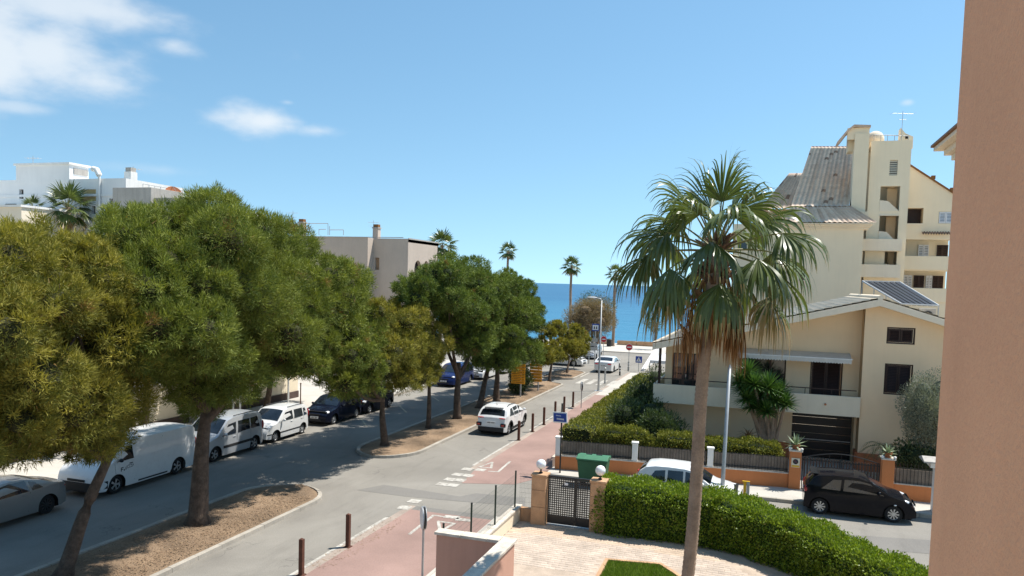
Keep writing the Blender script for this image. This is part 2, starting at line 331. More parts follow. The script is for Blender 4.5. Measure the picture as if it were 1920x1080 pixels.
struct(B(-500, 500, 106.4, 107.2, -3, .05).build('sea_wall', M('raw_concrete')))
pm('lane_edge', (.33,.27,.225), .95, .2, 1.1, 20, .3)
road = sheet('road', rect(-24.2, -11.9, -30, 72), 0, M('asphalt'))
side_street = sheet('side_street', [(-11.9,25.0),(60,25.6),(60,31.9),(-6.5,31.0),(-9.5,31.0),(-11.9,31.0)], 0, M('asphalt'))
sheet('seafront_road', rect(-70, 12, 72, 93), 0, M('asphalt'))
struct(B(-140, 60, 93, 106.4, -.2, .10).build('promenade', M('plaza'), bev=.02))
lane = sheet('bike_lane', rect(-11.62, -8.55, -20, 24.55), .006, M('red_lane'))
sheet('bike_lane', [(-11.3,28.6),(-9.3,29.3),(-8.5,31.0),(-8.5,56),(-11.62,56),(-11.62,31.0)], .0065, M('red_lane'))
sheet('lane_margin', rect(-11.9, -11.62, -20, 25.0), .004, M('lane_edge')); sheet('lane_margin', rect(-11.9, -11.62, 31.0, 72), .004, M('lane_edge'))
sheet('pavement', rect(-11.62, -8.5, 56, 72), .004, M('concrete_walk')); sheet('pavement', rect(-8.55, -7.84, -20, 25.0), .006, M('concrete_walk'))
sheet('pavement', rect(-11.62, -8.55, 24.55, 25.0), .004, M('asphalt_patch'))
sheet('road_patch', [G(*q) for q in ((668,919),(720,909),(800,921),(862,931),(893,925),(985,934),(985,950),(872,941),(760,931))], .005, M('asphalt_patch'))
sheet('road_patch', [G(*q) for q in ((1560,1000),(1640,1006),(1760,1014),(1760,1040),(1640,1030),(1570,1020))], .005, M('asphalt_patch'))
# painted markings
def marking(name, fn, mat='road_paint', lab=None):
    mb = MB(); fn(mb); o = mb.build(name, M(mat), road); return o
def edge_line(mb, y0, y1, x=-11.96, w=.12, step=7):
    y = y0
    while y < y1: mb.add([(x-w/2,y,.008),(x+w/2,y,.008),(x+w/2,min(y+step,y1),.008),(x-w/2,min(y+step,y1),.008)], [(0,1,2,3)]); y += step
marking('edge_line', lambda mb: edge_line(mb, -10, 23.4)); marking('edge_line', lambda mb: edge_line(mb, 31.6, 37.5)); marking('edge_line', lambda mb: edge_line(mb, 40.5, 47, -12.05)); marking('edge_line', lambda mb: edge_line(mb, 47, 61, -11.98, .07))
for q in ((876,880),(858,890),(844,899),(829,908),(901,881),(878,892),(863,900.5),(849,910),(777,940),(758,952)):
    x, y = G(*q); MB().obox((x,y,.009), (.44,.46,.003), .0).build('square_marking', M('road_paint'), road)
for q in ((847,970),(869,975)):
    x, y = G(*q); MB().obox((x,y,.012), (.55,.3,.003), .1).build('square_marking', M('road_paint'), lane)
def tri(q):
    mb = MB(); p = [G(*a) for a in q]; stroke(mb, p+[p[0]], .11, .012); return mb
tri(((899,876),(923,867),(921,878))).build('triangle_marking', M('road_paint'), lane); tri(((822,978),(852,982),(825,997))).build('triangle_marking', M('road_paint'), lane)
mb = MB(); stroke(mb, [G(917,884), G(934,885), G(956,866)], .11, .012); mb.build('lane_line', M('road_paint'), lane)
mb = MB(); stroke(mb, [G(830,969), G(813,966.5), G(768,1002)], .11, .012); mb.build('lane_line', M('road_paint'), lane)
mb = MB(); stroke(mb, [(-8.3,22.9),(-8.0,21.9),(-8.42,21.2)], .12, .014); mb.build('chalk_mark', plain('chalk_lilac', (.35,.27,.52), .9), lane)
mb = MB(); stroke(mb, [(-8.45,22.6),(-8.2,22.1),(-8.1,20.9)], .16, .016); mb.build('chalk_mark', plain('chalk_yellow', (.62,.58,.2), .9), lane)
for i in range(4):
    MB().box(-14.55+i*.86, -14.1+i*.86, 61.6, 65.0, .006, .009).build('zebra_stripe', M('road_paint'), road)
for i, y in enumerate((39.5, 44.5, 49.5, 54.5, 59.5)):
    mb = MB(); stroke(mb, [(-22.0,y),(-20.6,y-1.9)], .1, .006); mb.build('bay_line', plain('old_yellow_paint', (.42,.37,.26), .9), road)
mb = MB(); stroke(mb, [(-15.1,66),(-15.1,74)], .14, .007); mb.build('edge_line', M('road_paint'), road)
# planted islands: kerb stones round a soil bed
def island(xl, xr, y0, y1, r0=1.2, r1=1.2):
    def half(y):
        h = (xr-xl)/2
        for d, r in ((y-y0, r0), (y1-y, r1)):
            if d < r: h *= math.sqrt(max(0, 1-(1-max(d,0)/r)**2))*.92+.08*(d/r)
        return h
    ys = [y0+r0*(1-math.cos(math.pi*i/16)) for i in range(9)]; ys = [y0+r0*(i/8)**1.8 for i in range(9)]
    n = max(2, int((y1-r1-ys[-1])/1.0)); ys += [ys[-1]+(y1-r1-ys[-1])*(i+1)/n for i in range(n)]; ys += [y1-r1*(1-i/8)**1.8 for i in range(1, 9)]
    xc = (xl+xr)/2; rows = []
    vs = []; fs = []; K = 13
    for i, y in enumerate(ys):
        h = max(half(y)-.17, .02)
        for k in range(K):
            u = -1+2*k/(K-1); vs.append((xc+u*h, y, .085+.07*(1-u*u)+RNG.uniform(-.015,.02)*(abs(u)<.95)))
    for i in range(len(ys)-1):
        for k in range(K-1): fs.append((i*K+k, i*K+k+1, (i+1)*K+k+1, (i+1)*K+k))
    isl = MB().add(vs, fs).build('planted_island', M('dirt'), smooth=True); struct(isl)
    for s in (-1, 1):
        for i in range(len(ys)-1):
            ya, yb = ys[i]+.006, ys[i+1]-.006; ha, hb = half(ya), half(yb)
            if yb < 6: continue
            x0a, x0b = xc+s*ha, xc+s*hb; w = .17
            ia, ib = xc+s*max(ha-w,0), xc+s*max(hb-w,0); z = .13+RNG.uniform(-.006,.006)
            q = [(x0a,ya),(x0b,yb),(ib,yb),(ia,ya)]
            if s < 0: q = q[::-1]
            MB().prism(q, -.02, z).build('kerb_stone', M('kerb'), isl)
    return isl
isl_a = island(-18.35, -15.0, -12, 25.4, 1.2, 1.6); isl_b = island(-18.3, -15.0, 31.0, 60.6, 2.0, 1.0); isl_c = island(-18.2, -15.2, 63.4, 70.0, .8, 1.5)
# pine litter on the beds
def scatter_litter(n, x0, x1, y0, y1, z0, z1, parent, name='pine_litter', s=.032):
    c = np.stack([RNG.uniform(x0,x1,n), RNG.uniform(y0,y1,n), RNG.uniform(z0,z1,n)], 1); a = RNG.uniform(0,6.28,n); L = RNG.uniform(.4,1.5,n)*s; w = L*RNG.uniform(.12,.5,n)
    d = np.stack([np.cos(a), np.sin(a), RNG.uniform(-.15,.35,n)], 1); p = np.stack([-np.sin(a), np.cos(a), np.zeros(n)], 1)
    co = np.concatenate([c-p*w[:,None], c+p*w[:,None], c+d*L[:,None]*2], 0); f = np.stack([np.arange(n), np.arange(n)+n, np.arange(n)+2*n], 1)
    o = npmesh(name, co, f, M('litter'), parent, RNG.uniform(0,1,n)); o['kind'] = 'stuff'; return o
scatter_litter(16000, -18.0, -15.3, 9, 24, .13, .19, isl_a); scatter_litter(9000, -18.0, -15.3, 32.5, 60, .13, .19, isl_b)
tag(scatter_litter(420, -11.95, -11.2, 18.5, 23.4, .008, .012, None, 'dry_leaf_litter', .03), 'dry leaf crumbs gathered along the white line by the red lane', 'litter', kind='stuff')
# left pavement with kerb stones
lp = struct(B(-29.3, -24.36, -20, 44, -.1, .12).build('pavement', M('concrete_walk')))
lp2 = struct(B(-36, -24.36, 44, 72, -.1, .12).build('pavement', M('concrete_walk')))
k0 = None
for i in range(58):
    y = 14+i
    o = B(-24.36, -24.2, y+.006, y+.994, -.1, .13+.004*math.sin(i*2.1)).build('kerb_stone', M('kerb'), lp if y < 44 else lp2)
# far pavement of the side street
sp = struct(MB().prism([(-6.3,31.16),(40,32.05),(40,34.4),(-6.3,33.0),(-8.5,33.0),(-8.5,31.16)], -.1, .12).build('pavement', M('concrete_walk')))
for i in range(16):
    x = -6.2+i; y = 31.0+(x+6.5)*.0135
    MB().obox((x+.5, y+.08, .01), (.985, .155, .25), .0135).build('kerb_stone', M('kerb'), sp)

# ================================================================== OUR GARDEN, IN FRONT
paving = sheet('garden_paving', [(-7.64,8),(6.5,8),(6.5,17.5),(3.4,21.4),(1.5,23.6),(-.8,25.35),(-4.8,25.6),(-7.64,25.3)], .004, M('paver_joint'))
for i, (a, b_) in enumerate(((.485,.40),(.46,.33),(.505,.43),(.45,.31))): pm('paver_%d' % i, (a*.98, a*.80, a*.645), .9, .2, 1.7, 20, .3)
pv = []; PW, PH = .33, .17
for j in range(int((25.2-19.0)/PH)):
    y = 19.0+j*PH
    for i in range(45):
        x = -7.5+i*PW+(PW/2 if j % 2 else 0)
        if x > .9 or (x > 1.5-(y-21)*.9 and y > 22): continue
        if y+x*.75 > 25.1 and x > -1: continue
        if -4.35 < x < -1.6 and y < 22.55: continue
        if x < -5.3 and y < 20.5: continue
        pv.append((x, y))
pmesh = []
for i in range(4):
    m = MB(); h = .009; e = .010; a, b_ = PW/2-.008, PH/2-.008
    m.add([(-a,-b_,0),(a,-b_,0),(a,b_,0),(-a,b_,0),(-a+e,-b_+e,h),(a-e,-b_+e,h),(a-e,b_-e,h),(-a+e,b_-e,h)], [(4,5,6,7),(0,1,5,4),(1,2,6,5),(2,3,7,6),(3,0,4,7)])
    me = m.mesh('paver'); me.materials.append(M('paver_%d' % i)); pmesh.append(me)
rest = MB()
pv.sort(key=lambda q: q[1])
vis = [q for q in pv if q[1] > 20.9]
for n, (x, y) in enumerate(vis):
    if n < 300:
        o = bpy.data.objects.new('paver', pmesh[RNG.integers(4)]); COL.objects.link(o); o.parent = paving; o.location = (x, y, .004); o.rotation_euler = (RNG.normal(0,.012), RNG.normal(0,.01), RNG.normal(0,.02))
    else:
        rest.add([(x+vx, y+vy, .004+vz) for vx, vy, vz in [tuple(v.co) for v in pmesh[0].vertices]], [(4,5,6,7),(0,1,5,4),(1,2,6,5),(2,3,7,6),(3,0,4,7)])
rest.build('paver_field', M('paver'), paving, kind='stuff')
# lawn bed with a kerb
bed = [(-4.05,22.05),(-4.0,17.0),(-.2,17.0),(-1.2,20.6),(-2.05,21.75),(-2.52,22.3)]
lawn = sheet('lawn', bed, .09, M('dirt'))
for (ax, ay), (bx, by) in zip(bed, bed[1:]+bed[:1]):
    L = math.hypot(bx-ax, by-ay); a = math.atan2(by-ay, bx-ax); MB().obox(((ax+bx)/2,(ay+by)/2,.06), (L+.1,.11,.16+.004*ax), a).build('bed_kerb', M('sandstone'), lawn)
def grass(n, poly, z, name, parent, h=.09):
    xs = [q[0] for q in poly]; ys = [q[1] for q in poly]; pts = []
    while len(pts) < n:
        x, y = random.uniform(min(xs), max(xs)), random.uniform(min(ys), max(ys)); ins = False
        for (ax, ay), (bx, by) in zip(poly, poly[1:]+poly[:1]):
            if (ay > y) != (by > y) and x < (bx-ax)*(y-ay)/(by-ay)+ax: ins = not ins
        if ins: pts.append((x, y, z))
    c = np.array(pts); a = RNG.uniform(0,6.28,n); hh = RNG.uniform(.5,1.3,n)*h; p = np.stack([np.cos(a), np.sin(a), 0*a], 1)*.008; tip = np.stack([RNG.normal(0,.03,n), RNG.normal(0,.03,n), hh], 1)
    co = np.concatenate([c-p, c+p, c+tip], 0); f = np.stack([np.arange(n), np.arange(n)+n, np.arange(n)+2*n], 1)
    o = npmesh(name, co, f, M('grass'), parent, RNG.uniform(0,1,n)); o['kind'] = 'stuff'; return o
grass(24000, [(-3.98,21.97),(-3.95,19.6),(-1.0,19.6),(-1.3,20.6),(-2.1,21.65),(-2.54,22.2)], .09, 'grass', lawn)
# pink boundary wall, an L with a stone cap
t = thing('boundary_wall', 'pink rendered corner wall with a worn stone cap at the bottom of the view', 'wall', (-6.5,17.3,0))
MB().prism([(-7.42,17.18),(-5.72,17.18),(-5.72,6),(-5.46,6),(-5.46,17.40),(-7.42,17.40)], 0, 1.93).build('wall', M('pink_render'), t, bev=.008)
for i, (x0, x1) in enumerate(((-7.46,-6.78),(-6.77,-6.1),(-6.09,-5.78))): B(x0, x1, 17.12, 17.46, 1.93, 2.0+.004*i).build('cap_stone', M('stone_cap'), t, bev=.01)
for i in range(8): B(-5.77, -5.41, 17.46-(i+1)*.72+.008, 17.46-i*.72, 1.93, 2.0+.003*(i % 3)).build('cap_stone', M('stone_cap'), t, bev=.01)
# low wall with the wire fence
t = thing('low_wall', 'low cream wall under the green wire fence beside the pavement', 'wall', (-7.75,21,0))
B(-7.84, -7.65, 17.42, 25.05, 0, .47).build('wall', M('cream_render'), t, bev=.01)
for i in range(8): B(-7.88, -7.61, 17.44+i*.95, 17.44+i*.95+.942, .47, .535).build('cap_stone', M('stone_cap'), t, bev=.008)
B(-7.62, -7.2, 24.86, 25.02, 0, .47).build('return_wall', M('sandstone'), t, bev=.008)
t = thing('wire_fence', 'green wire mesh fence on the low cream wall by the gate', 'fence', (-7.75,21,.5))
for y in (18.4, 20.45, 22.55, 24.6):
    p_ = MB().tube([(-7.75,y,.53),(-7.75,y,1.78)], .03, 8).build('post', M('dark_green_metal'), t, smooth=True, angle=40); MB().tube([(-7.75,y,1.78),(-7.75,y,1.80)], .034, 8).build('post_cap', M('black_iron'), p_)
mb = MB()
for y in np.arange(18.45, 24.6, .09): mb.tube([(-7.75,y,.56),(-7.75,y,1.68)], .0022, 3, False)
for z in np.arange(.56, 1.7, .16): mb.tube([(-7.75,18.4,z),(-7.75,24.6,z)], .0028, 3, False)
mb.build('wire_panel', M('dark_green_metal'), t)
mb = MB()
for x in np.arange(-7.68, -7.22, .05): mb.tube([(x,24.93,.5),(x,24.93,1.68)], .0022, 3, False)
for z in np.arange(.5, 1.7, .16): mb.tube([(-7.72,24.93,z),(-7.2,24.93,z)], .0028, 3, False)
mb.build('wire_panel', M('dark_green_metal'), t)
# gate pillars
def pillar(x0, x1, lab):
    t = thing('gate_pillar', lab, 'pillar', ((x0+x1)/2, 24.9, 0), group='garden gate pillars')
    zs = [0, .62, 1.2, 1.66]
    for a, b_ in zip(zs[:-1], zs[1:]): B(x0, x1, 24.66, 25.14, a+.004, b_-.004).build('block', M('sandstone'), t, bev=.012)
    B(x0-.03, x1+.03, 24.63, 25.17, 1.66, 1.74).build('cap', M('sandstone'), t, bev=.015)
pillar(-7.2, -6.7, 'sandstone pillar left of the black garden gate, its cap under a white globe'); pillar(-5.17, -4.68, 'sandstone pillar right of the black garden gate, half sunk in the bright hedge')
for (x, lab) in ((-6.95, 'white globe lamp on the pillar left of the black gate'), (-4.9, 'white globe lamp above the end of the bright green hedge')):
    t = thing('globe_lamp', lab, 'lamp', (x, 24.9, 1.74), group='globe lamps of the garden gate')
    MB().lathe([(.07,1.74),(.07,1.77),(.03,1.79),(.03,1.86),(.06,1.88),(.06,1.9)], 12, (x,24.9,0)).build('holder', M('black_iron'), t, smooth=True, angle=40)
    MB().ball((x,24.9,2.04), .17, 24, 16).build('globe', M('globe_glass'), t, smooth=True)
t = thing('garden_gate', 'black metal garden gate with square lattice panels', 'gate', (-5.93,24.9,0))
for x0, x1 in ((-6.68,-5.72),(-5.71,-5.18)):
    f = MB()
    for a, b_ in ((x0,x0+.05),(x1-.05,x1)): f.box(a, b_, 24.87, 24.93, .06, 1.70)
    f.box(x0+.05, x1-.05, 24.872, 24.928, .06, .12); f.box(x0+.05, x1-.05, 24.872, 24.928, 1.64, 1.70)
    lf = f.build('gate_leaf', M('black_iron'), t, bev=.004)
    B(x0+.05, x1-.05, 24.885, 24.915, .12, .36).build('kick_panel', M('black_iron'), lf)
    l = MB(); xs = np.arange(x0+.09, x1-.07, .075); zs = np.arange(.40, 1.62, .075)
    for x in xs: l.box(x-.016, x+.016, 24.889, 24.9005, .36, 1.64)
    for z in zs: l.box(x0+.05, x1-.05, 24.9005, 24.912, z-.016, z+.016)
    l.build('lattice', M('black_iron'), lf)
B(-6.1,-5.98,24.86,24.872,1.42,1.5).build('plate', M('sign_white'), t)
B(-6.68,-5.18,24.8,25.0,.0,.03).build('threshold', M('grey_metal'), t)
# the hedge's kerb
hk = thing('hedge_kerb', 'low sandstone edging along the foot of the bright hedge', 'edging', (0,24.5,0))
pts = [(-4.7,25.0),(-3.0,25.25),(-1.5,25.35),(-.8,25.2),(.5,24.28),(1.65,23.3),(2.6,22.2),(3.5,21.0)]
for (ax, ay), (bx, by) in zip(pts[:-1], pts[1:]):
    L = math.hypot(bx-ax, by-ay); a = math.atan2(by-ay, bx-ax); k = max(1, round(L/.6))
    for i in range(k):
        u = (i+.5)/k; MB().obox((ax+(bx-ax)*u, ay+(by-ay)*u, .09), (L/k-.012,.16,.2+.01*(i%2)), a).build('edging_stone', M('sandstone'), hk, bev=.008)
# our own balcony side wall and the wing beside it
q = atx(1774, 540, .46)
t = thing('balcony_wall', 'salmon pink rendered wall filling the right edge of the view', 'wall', (.7, q[1]-.6, 0))
B(.46, .95, -2.5, q[1], 0, 14).build('wall', M('own_render'), t, bev=.006)
a = aty(1792, 300, 15)
t = thing('building_wing', 'cream building wing with a stepped eaves cornice peeking past the pink wall', 'building', (a[0]+2, 12, 0))
B(a[0]+.02, a[0]+6, 8, 15, 0, a[2]).build('wall', M('cream_light'), t)
za = a[2]
for i, (ov, h0, h1) in enumerate(((.06,.0,.10),(.16,.10,.20),(.30,.20,.27))): B(a[0]-ov, a[0]+6.2, 8-ov, 15+ov, za+h0, za+h1).build('cornice', M('cream_light'), t, bev=.01)
B(a[0]-.34, a[0]+6.3, 7.6, 15.34, za+.27, za+.31).build('eaves_tile', M('sign_brown'), t)

# ================================================================== BUILDINGS
def wall_open(org, u, w, z0, z1, ops, d=.15):
    """flat wall from org (x,y) along unit u with rectangular openings (a0,a1,b0,b1); reveals go in by d (to the left of u)"""
    ops = [o for o in ops]; n = (-u[1], u[0])
    xs = sorted({0, w, *[o[0] for o in ops], *[o[1] for o in ops]}); zs = sorted({z0, z1, *[o[2] for o in ops], *[o[3] for o in ops]})
    P = lambda a, z, k=0: (org[0]+u[0]*a+n[0]*k, org[1]+u[1]*a+n[1]*k, z)
    mb = MB()
    for xa, xb in zip(xs[:-1], xs[1:]):
        for za, zb in zip(zs[:-1], zs[1:]):
            cx, cz = (xa+xb)/2, (za+zb)/2
            if any(o[0] < cx < o[1] and o[2] < cz < o[3] for o in ops): continue
            mb.add([P(xa,za), P(xb,za), P(xb,zb), P(xa,zb)], [(0,1,2,3)])
    for a0, a1, b0, b1 in ops:
        for (p, q) in (((a0,b0),(a1,b0)), ((a1,b0),(a1,b1)), ((a1,b1),(a0,b1)), ((a0,b1),(a0,b0))):
            mb.add([P(*p), P(*p, d), P(*q, d), P(*q)], [(0,1,2,3)])
    return mb
def shutter(parent, x0, x1, y, z0, z1, mat, leaves=2, name='shutter', slat=.07):
    w = (x1-x0)/leaves
    for i in range(leaves):
        a, b_ = x0+i*w+.01, x0+(i+1)*w-.01; m = MB(); e = min(.06, w*.15)
        m.box(a, a+e, y-.03, y+.02, z0, z1); m.box(b_-e, b_, y-.03, y+.02, z0, z1); m.box(a+e, b_-e, y-.028, y+.018, z0, z0+.08); m.box(a+e, b_-e, y-.028, y+.018, z1-.08, z1)
        z = z0+.1
        while z < z1-.1:
            m.add([(a+e,y-.022,z),(b_-e,y-.022,z),(b_-e,y+.012,z+slat*.75),(a+e,y+.012,z+slat*.75)], [(0,1,2,3)]); z += slat
        m.build(name, M(mat), parent)
    B(x0, x1, y+.03, y+.05, z0, z1).build('backing', M('dark_inside'), parent)
def tile_quad(BL, BR, TR, TL, cols, rows, h=.05, step=.035):
    """barrel tiles on a four-sided slope; corners bottom-left, bottom-right, top-right, top-left"""
    BL, BR, TR, TL = map(np.array, (BL, BR, TR, TL)); per = 6
    U = np.linspace(0, 1, cols*per+1); V = np.repeat(np.linspace(0, 1, rows+1), 2)[1:-1]
    nrm = np.cross(BR-BL, TL-BL); nrm = nrm/np.linalg.norm(nrm)
    ph = (np.arange(cols*per+1) % per)/per; wav = h*(.5+.5*np.cos(ph*2*math.pi))
    uu, vv = np.meshgrid(U, V); base = (1-vv)[...,None]*((1-uu)[...,None]*BL+uu[...,None]*BR)+vv[...,None]*((1-uu)[...,None]*TL+uu[...,None]*TR)
    up = np.where(np.arange(len(V)) % 2 == 0, step, 0)
    off = wav[None,:]+up[:,None]+RNG.normal(0, .004, uu.shape)
    co = (base+off[...,None]*nrm).reshape(-1, 3); nx = len(U); idx = np.arange(len(V)*nx).reshape(len(V), nx)
    f = np.stack([idx[:-1,:-1].ravel(), idx[:-1,1:].ravel(), idx[1:,1:].ravel(), idx[1:,:-1].ravel()], 1)
    nr, nc = len(V)-1, nx-1; tn = RNG.random((nr//2+2, cols+2))**.8; tn = .45*tn+.55*RNG.random((1, cols+2)); tn = np.where(RNG.random(tn.shape) < .025, 0, .16+.84*tn); rr, cc = np.meshgrid(np.arange(nr)//2, (np.arange(nc)+per//2)//per, indexing='ij')
    return co, f, tn[rr, cc].ravel()
def tiles(parent, mat, *a, **k):
    co, f, ti = tile_quad(*a, **k); o = npmesh('roof_tiles', co, f, M(mat), parent, ti); o['kind'] = 'stuff'; return o
def antenna(label, x, y, z, h, arms=((.9,.8),(.7,.5)), rz=.5, name='roof_antenna'):
    t = thing(name, label, 'antenna', (x,y,z), group='roof antennas'); MB().tube([(x,y,z),(x,y,z+h)], .018, 5).build('mast', M('grey_metal'), t)
    for fz, L in arms:
        dx, dy = math.cos(rz)*L/2, math.sin(rz)*L/2; m = MB().tube([(x-dx,y-dy,z+h*fz),(x+dx,y+dy,z+h*fz)], .010, 4)
        for k in range(5):
            u = -1+2*k/4; m.tube([(x+dx*u+dy*.5,y+dy*u-dx*.5,z+h*fz),(x+dx*u-dy*.5,y+dy*u+dx*.5,z+h*fz)], .007, 4)
        m.build('arm', M('grey_metal'), t)
    return t
def dish(label, x, y, z, r, az, mat='white_paint'):
    t = thing('satellite_dish', label, 'satellite dish', (x,y,z-r), group='satellite dishes'); d = Vector((math.cos(az), math.sin(az), .45)).normalized(); u = d.cross(Vector((0,0,1))).normalized(); w = d.cross(u); c = Vector((x,y,z)); m = MB(); vs = []; n = 18
    for j, (rr, dep) in enumerate(((.05,-.16),(.5,-.13),(1,0),(1,-.03),(.5,-.17),(.05,-.2))):
        for k in range(n): a = 2*math.pi*k/n; vs.append(c+(u*math.cos(a)+w*math.sin(a))*r*rr+d*r*dep*1.4)
    m.add(vs, [(j*n+k, j*n+(k+1)%n, (j+1)*n+(k+1)%n, (j+1)*n+k) for j in range(5) for k in range(n)]+[tuple(range(n))]).build('reflector', M(mat), t, smooth=True, angle=50)
    MB().tube([tuple(c-w*r), tuple(c+d*r*.8)], .015, 4).build('feed_arm', M('grey_metal'), t); MB().tube([(x,y,z-r*1.8),(x,y,z-.1)], .03, 5).build('mast', M('grey_metal'), t); return t
def chimney(parent, x, y, z0, z1, w, mat='beige_concrete'):
    c = MB().box(x-w/2, x+w/2, y-w/2, y+w/2, z0, z1).build('chimney', M(mat), parent); B(x-w*.62, x+w*.62, y-w*.62, y+w*.62, z1, z1+.1).build('chimney_cap', M('raw_concrete'), c)
    B(x-w*.45, x+w*.45, y-w*.45, y+w*.45, z1+.1, z1+.35).build('chimney_vent', M('sign_brown'), c); return c

# ------------------------------------------------ the yellow house with the big balcony
H = thing('yellow_house', 'yellow two-storey house with tiled gable roof, long balcony and brown shutters', 'house', (2,40,0))
wall_open((-4.6,39.2), (1,0), 9.0, 0, 5.15, [(6.15,8.9,0,2.35),(6.85,8.28,2.75,4.98),(3.55,5.75,2.75,4.95),(.35,1.9,2.75,4.9)], .22).build('wall', M('yellow_render'), H)
MB().prism_y([(-4.6,5.15),(4.4,5.15),(4.4,7.7),(4.25,7.66),(-4.6,5.25)], 39.2, 39.4).build('gable_wall', M('yellow_render'), H)
B(-4.6, -4.4, 39.41, 49, 0, 5.1).build('side_wall', M('yellow_render'), H)
wall_open((4.4,38.2), (1,0), 5.2, 0, 6.75, [(.93,2.09,3.62,5.03),(.93,2.09,5.93,6.68)], .18).build('wall', M('yellow_render'), H)
MB().prism_y([(4.4,6.75),(9.6,6.75),(9.2,6.8),(4.9,7.66),(4.4,7.56)], 38.2, 38.4).build('gable_wall', M('yellow_render'), H)
B(4.4, 4.6, 38.215, 49, 0, 7.5).build('side_wall', pm('tile_plain', (.58,.42,.31), .95, .2, 2, 9, .3) and pm('tan_render', (.55,.36,.20), .9, .06, .8, 40, .15, streak=.2), H); B(9.4, 9.6, 38.4, 49, 0, 6.7).build('side_wall', M('yellow_render'), H)  # left-facing return of the wing: yellow render with its shade painted in
B(-4.7, 1.5, 39.12, 39.197, 0, .85).build('plinth', M('terracotta'), H); B(4.38, 9.6, 38.12, 38.197, 0, .85).build('plinth', M('terracotta'), H); B(4.3, 4.397, 38.3, 39.12, 0, .85).build('plinth', M('terracotta'), H)
# garage door, sunk and dark
g_ = MB()
for i in range(6): g_.box(1.5, 4.35, 40.3, 40.36, .02+i*.4, .02+i*.4+.385)
g_.build('garage_door', M('black_iron'), H); B(1.56, 4.29, 40.2, 40.28, .9, .94).build('door_bar', M('grey_metal'), H); B(1.4, 1.54, 39.43, 40.36, 0, 2.36).build('garage_side', M('yellow_render'), H); B(4.31, 4.39, 39.43, 40.36, 0, 2.36).build('garage_side', M('yellow_render'), H); B(1.54, 4.31, 39.43, 40.36, 2.36, 2.42).build('garage_ceiling', M('yellow_render'), H)
# shutters and windows
w_ = thing('window', None, None) if False else None
def win_part(name='window'):
    return None
def framed(x0, x1, y, z0, z1, kind, mat='brown_shutter', leaves=2):
    f = MB(); f.box(x0, x0+.06, y, y+.06, z0, z1).box(x1-.06, x1, y, y+.06, z0, z1).box(x0+.06, x1-.06, y, y+.06, z1-.06, z1).box(x0+.06, x1-.06, y, y+.06, z0, z0+.06)
    fr = f.build('window', M(mat), H)
    if kind == 'shut': shutter(fr, x0+.07, x1-.07, y+.05, z0+.07, z1-.07, mat, leaves)
    else:
        B(x0+.06, x1-.06, y+.04, y+.05, z0+.06, z1-.06).build('pane', M('glass_house'), fr); m = MB()
        for k in range(1, leaves): xx = x0+(x1-x0)*k/leaves; m.box(xx-.035, xx+.035, y+.005, y+.038, z0+.06, z1-.06)
        m.build('mullion', M(mat), fr)
    return fr
framed(2.25, 3.68, 39.32, 2.75, 4.98, 'shut', leaves=2); framed(-1.05, 1.15, 39.34, 2.75, 4.95, 'glass', leaves=3); framed(-4.25, -2.7, 39.34, 2.75, 4.9, 'glass', leaves=3)
framed(5.33, 6.49, 38.28, 3.62, 5.03, 'shut'); framed(5.33, 6.49, 38.28, 5.93, 6.68, 'shut')
for x in (.15, .5): B(x-.12, x+.2, 39.42, 39.44, 2.9, 4.8).build('curtain', M('canvas'), H)
# balcony
b_ = B(-5.0, 4.38, 38.0, 39.18, 2.52, 2.66).build('balcony_slab', M('cream_render'), H)
B(-5.0, 4.38, 37.98, 38.12, 2.50, 3.42).build('balcony_parapet', M('cream_render'), H, bev=.01); B(-5.0, -4.86, 38.13, 44, 2.50, 3.42).build('balcony_parapet', M('cream_render'), H, bev=.01); B(-5.0,-4.6,39.2,44,2.5,2.62).build('balcony_slab', M('cream_render'), H)
rl = MB().box(-5.0, 4.2, 38.03, 38.07, 3.68, 3.72)
for x in np.arange(-4.9, 4.3, 1.15): rl.box(x-.015, x+.015, 38.035, 38.065, 3.42, 3.68)
rl.build('railing', M('brown_shutter'), H)
for x in (-4.75, -3.6): B(x-.06, x+.06, 38.14, 38.26, 3.42, 5.25).build('veranda_post', M('brown_shutter'), H)
for x in (-2.6, 1.0, 2.9): MB().tube([(x,37.9,3.0),(x,37.98,3.0)], .05, 8).build('spout', M('terracotta'), H)
# awning
aw = MB().add([(-1.05,39.15,5.32),(3.95,39.15,5.32),(3.95,38.3,5.12),(-1.05,38.3,5.12),(-1.05,39.15,5.29),(3.95,39.15,5.29),(3.95,38.3,5.09),(-1.05,38.3,5.09)], [(0,3,2,1),(4,5,6,7),(3,7,6,2),(0,4,7,3),(1,2,6,5)]).build('awning', M('awning_cloth'), H)
v = MB(); n = 40
for i in range(n):
    x0, x1 = -1.05+5*i/n, -1.05+5*(i+1)/n; d = .03*abs(math.sin(i*math.pi/2)); v.add([(x0,38.28+.01*(i%2),5.1),(x1,38.28+.01*((i+1)%2),5.1),(x1,38.28,4.93-.02*(i%2)),((x0+x1)/2,38.28,4.88),(x0,38.28,4.93)], [(4,3,2,1,0)])
v.build('awning_valance', M('awning_cloth'), aw); MB().box(-1.1, 4.0, 38.28, 38.36, 5.085, 5.13).build('awning_bar', M('white_paint'), aw)
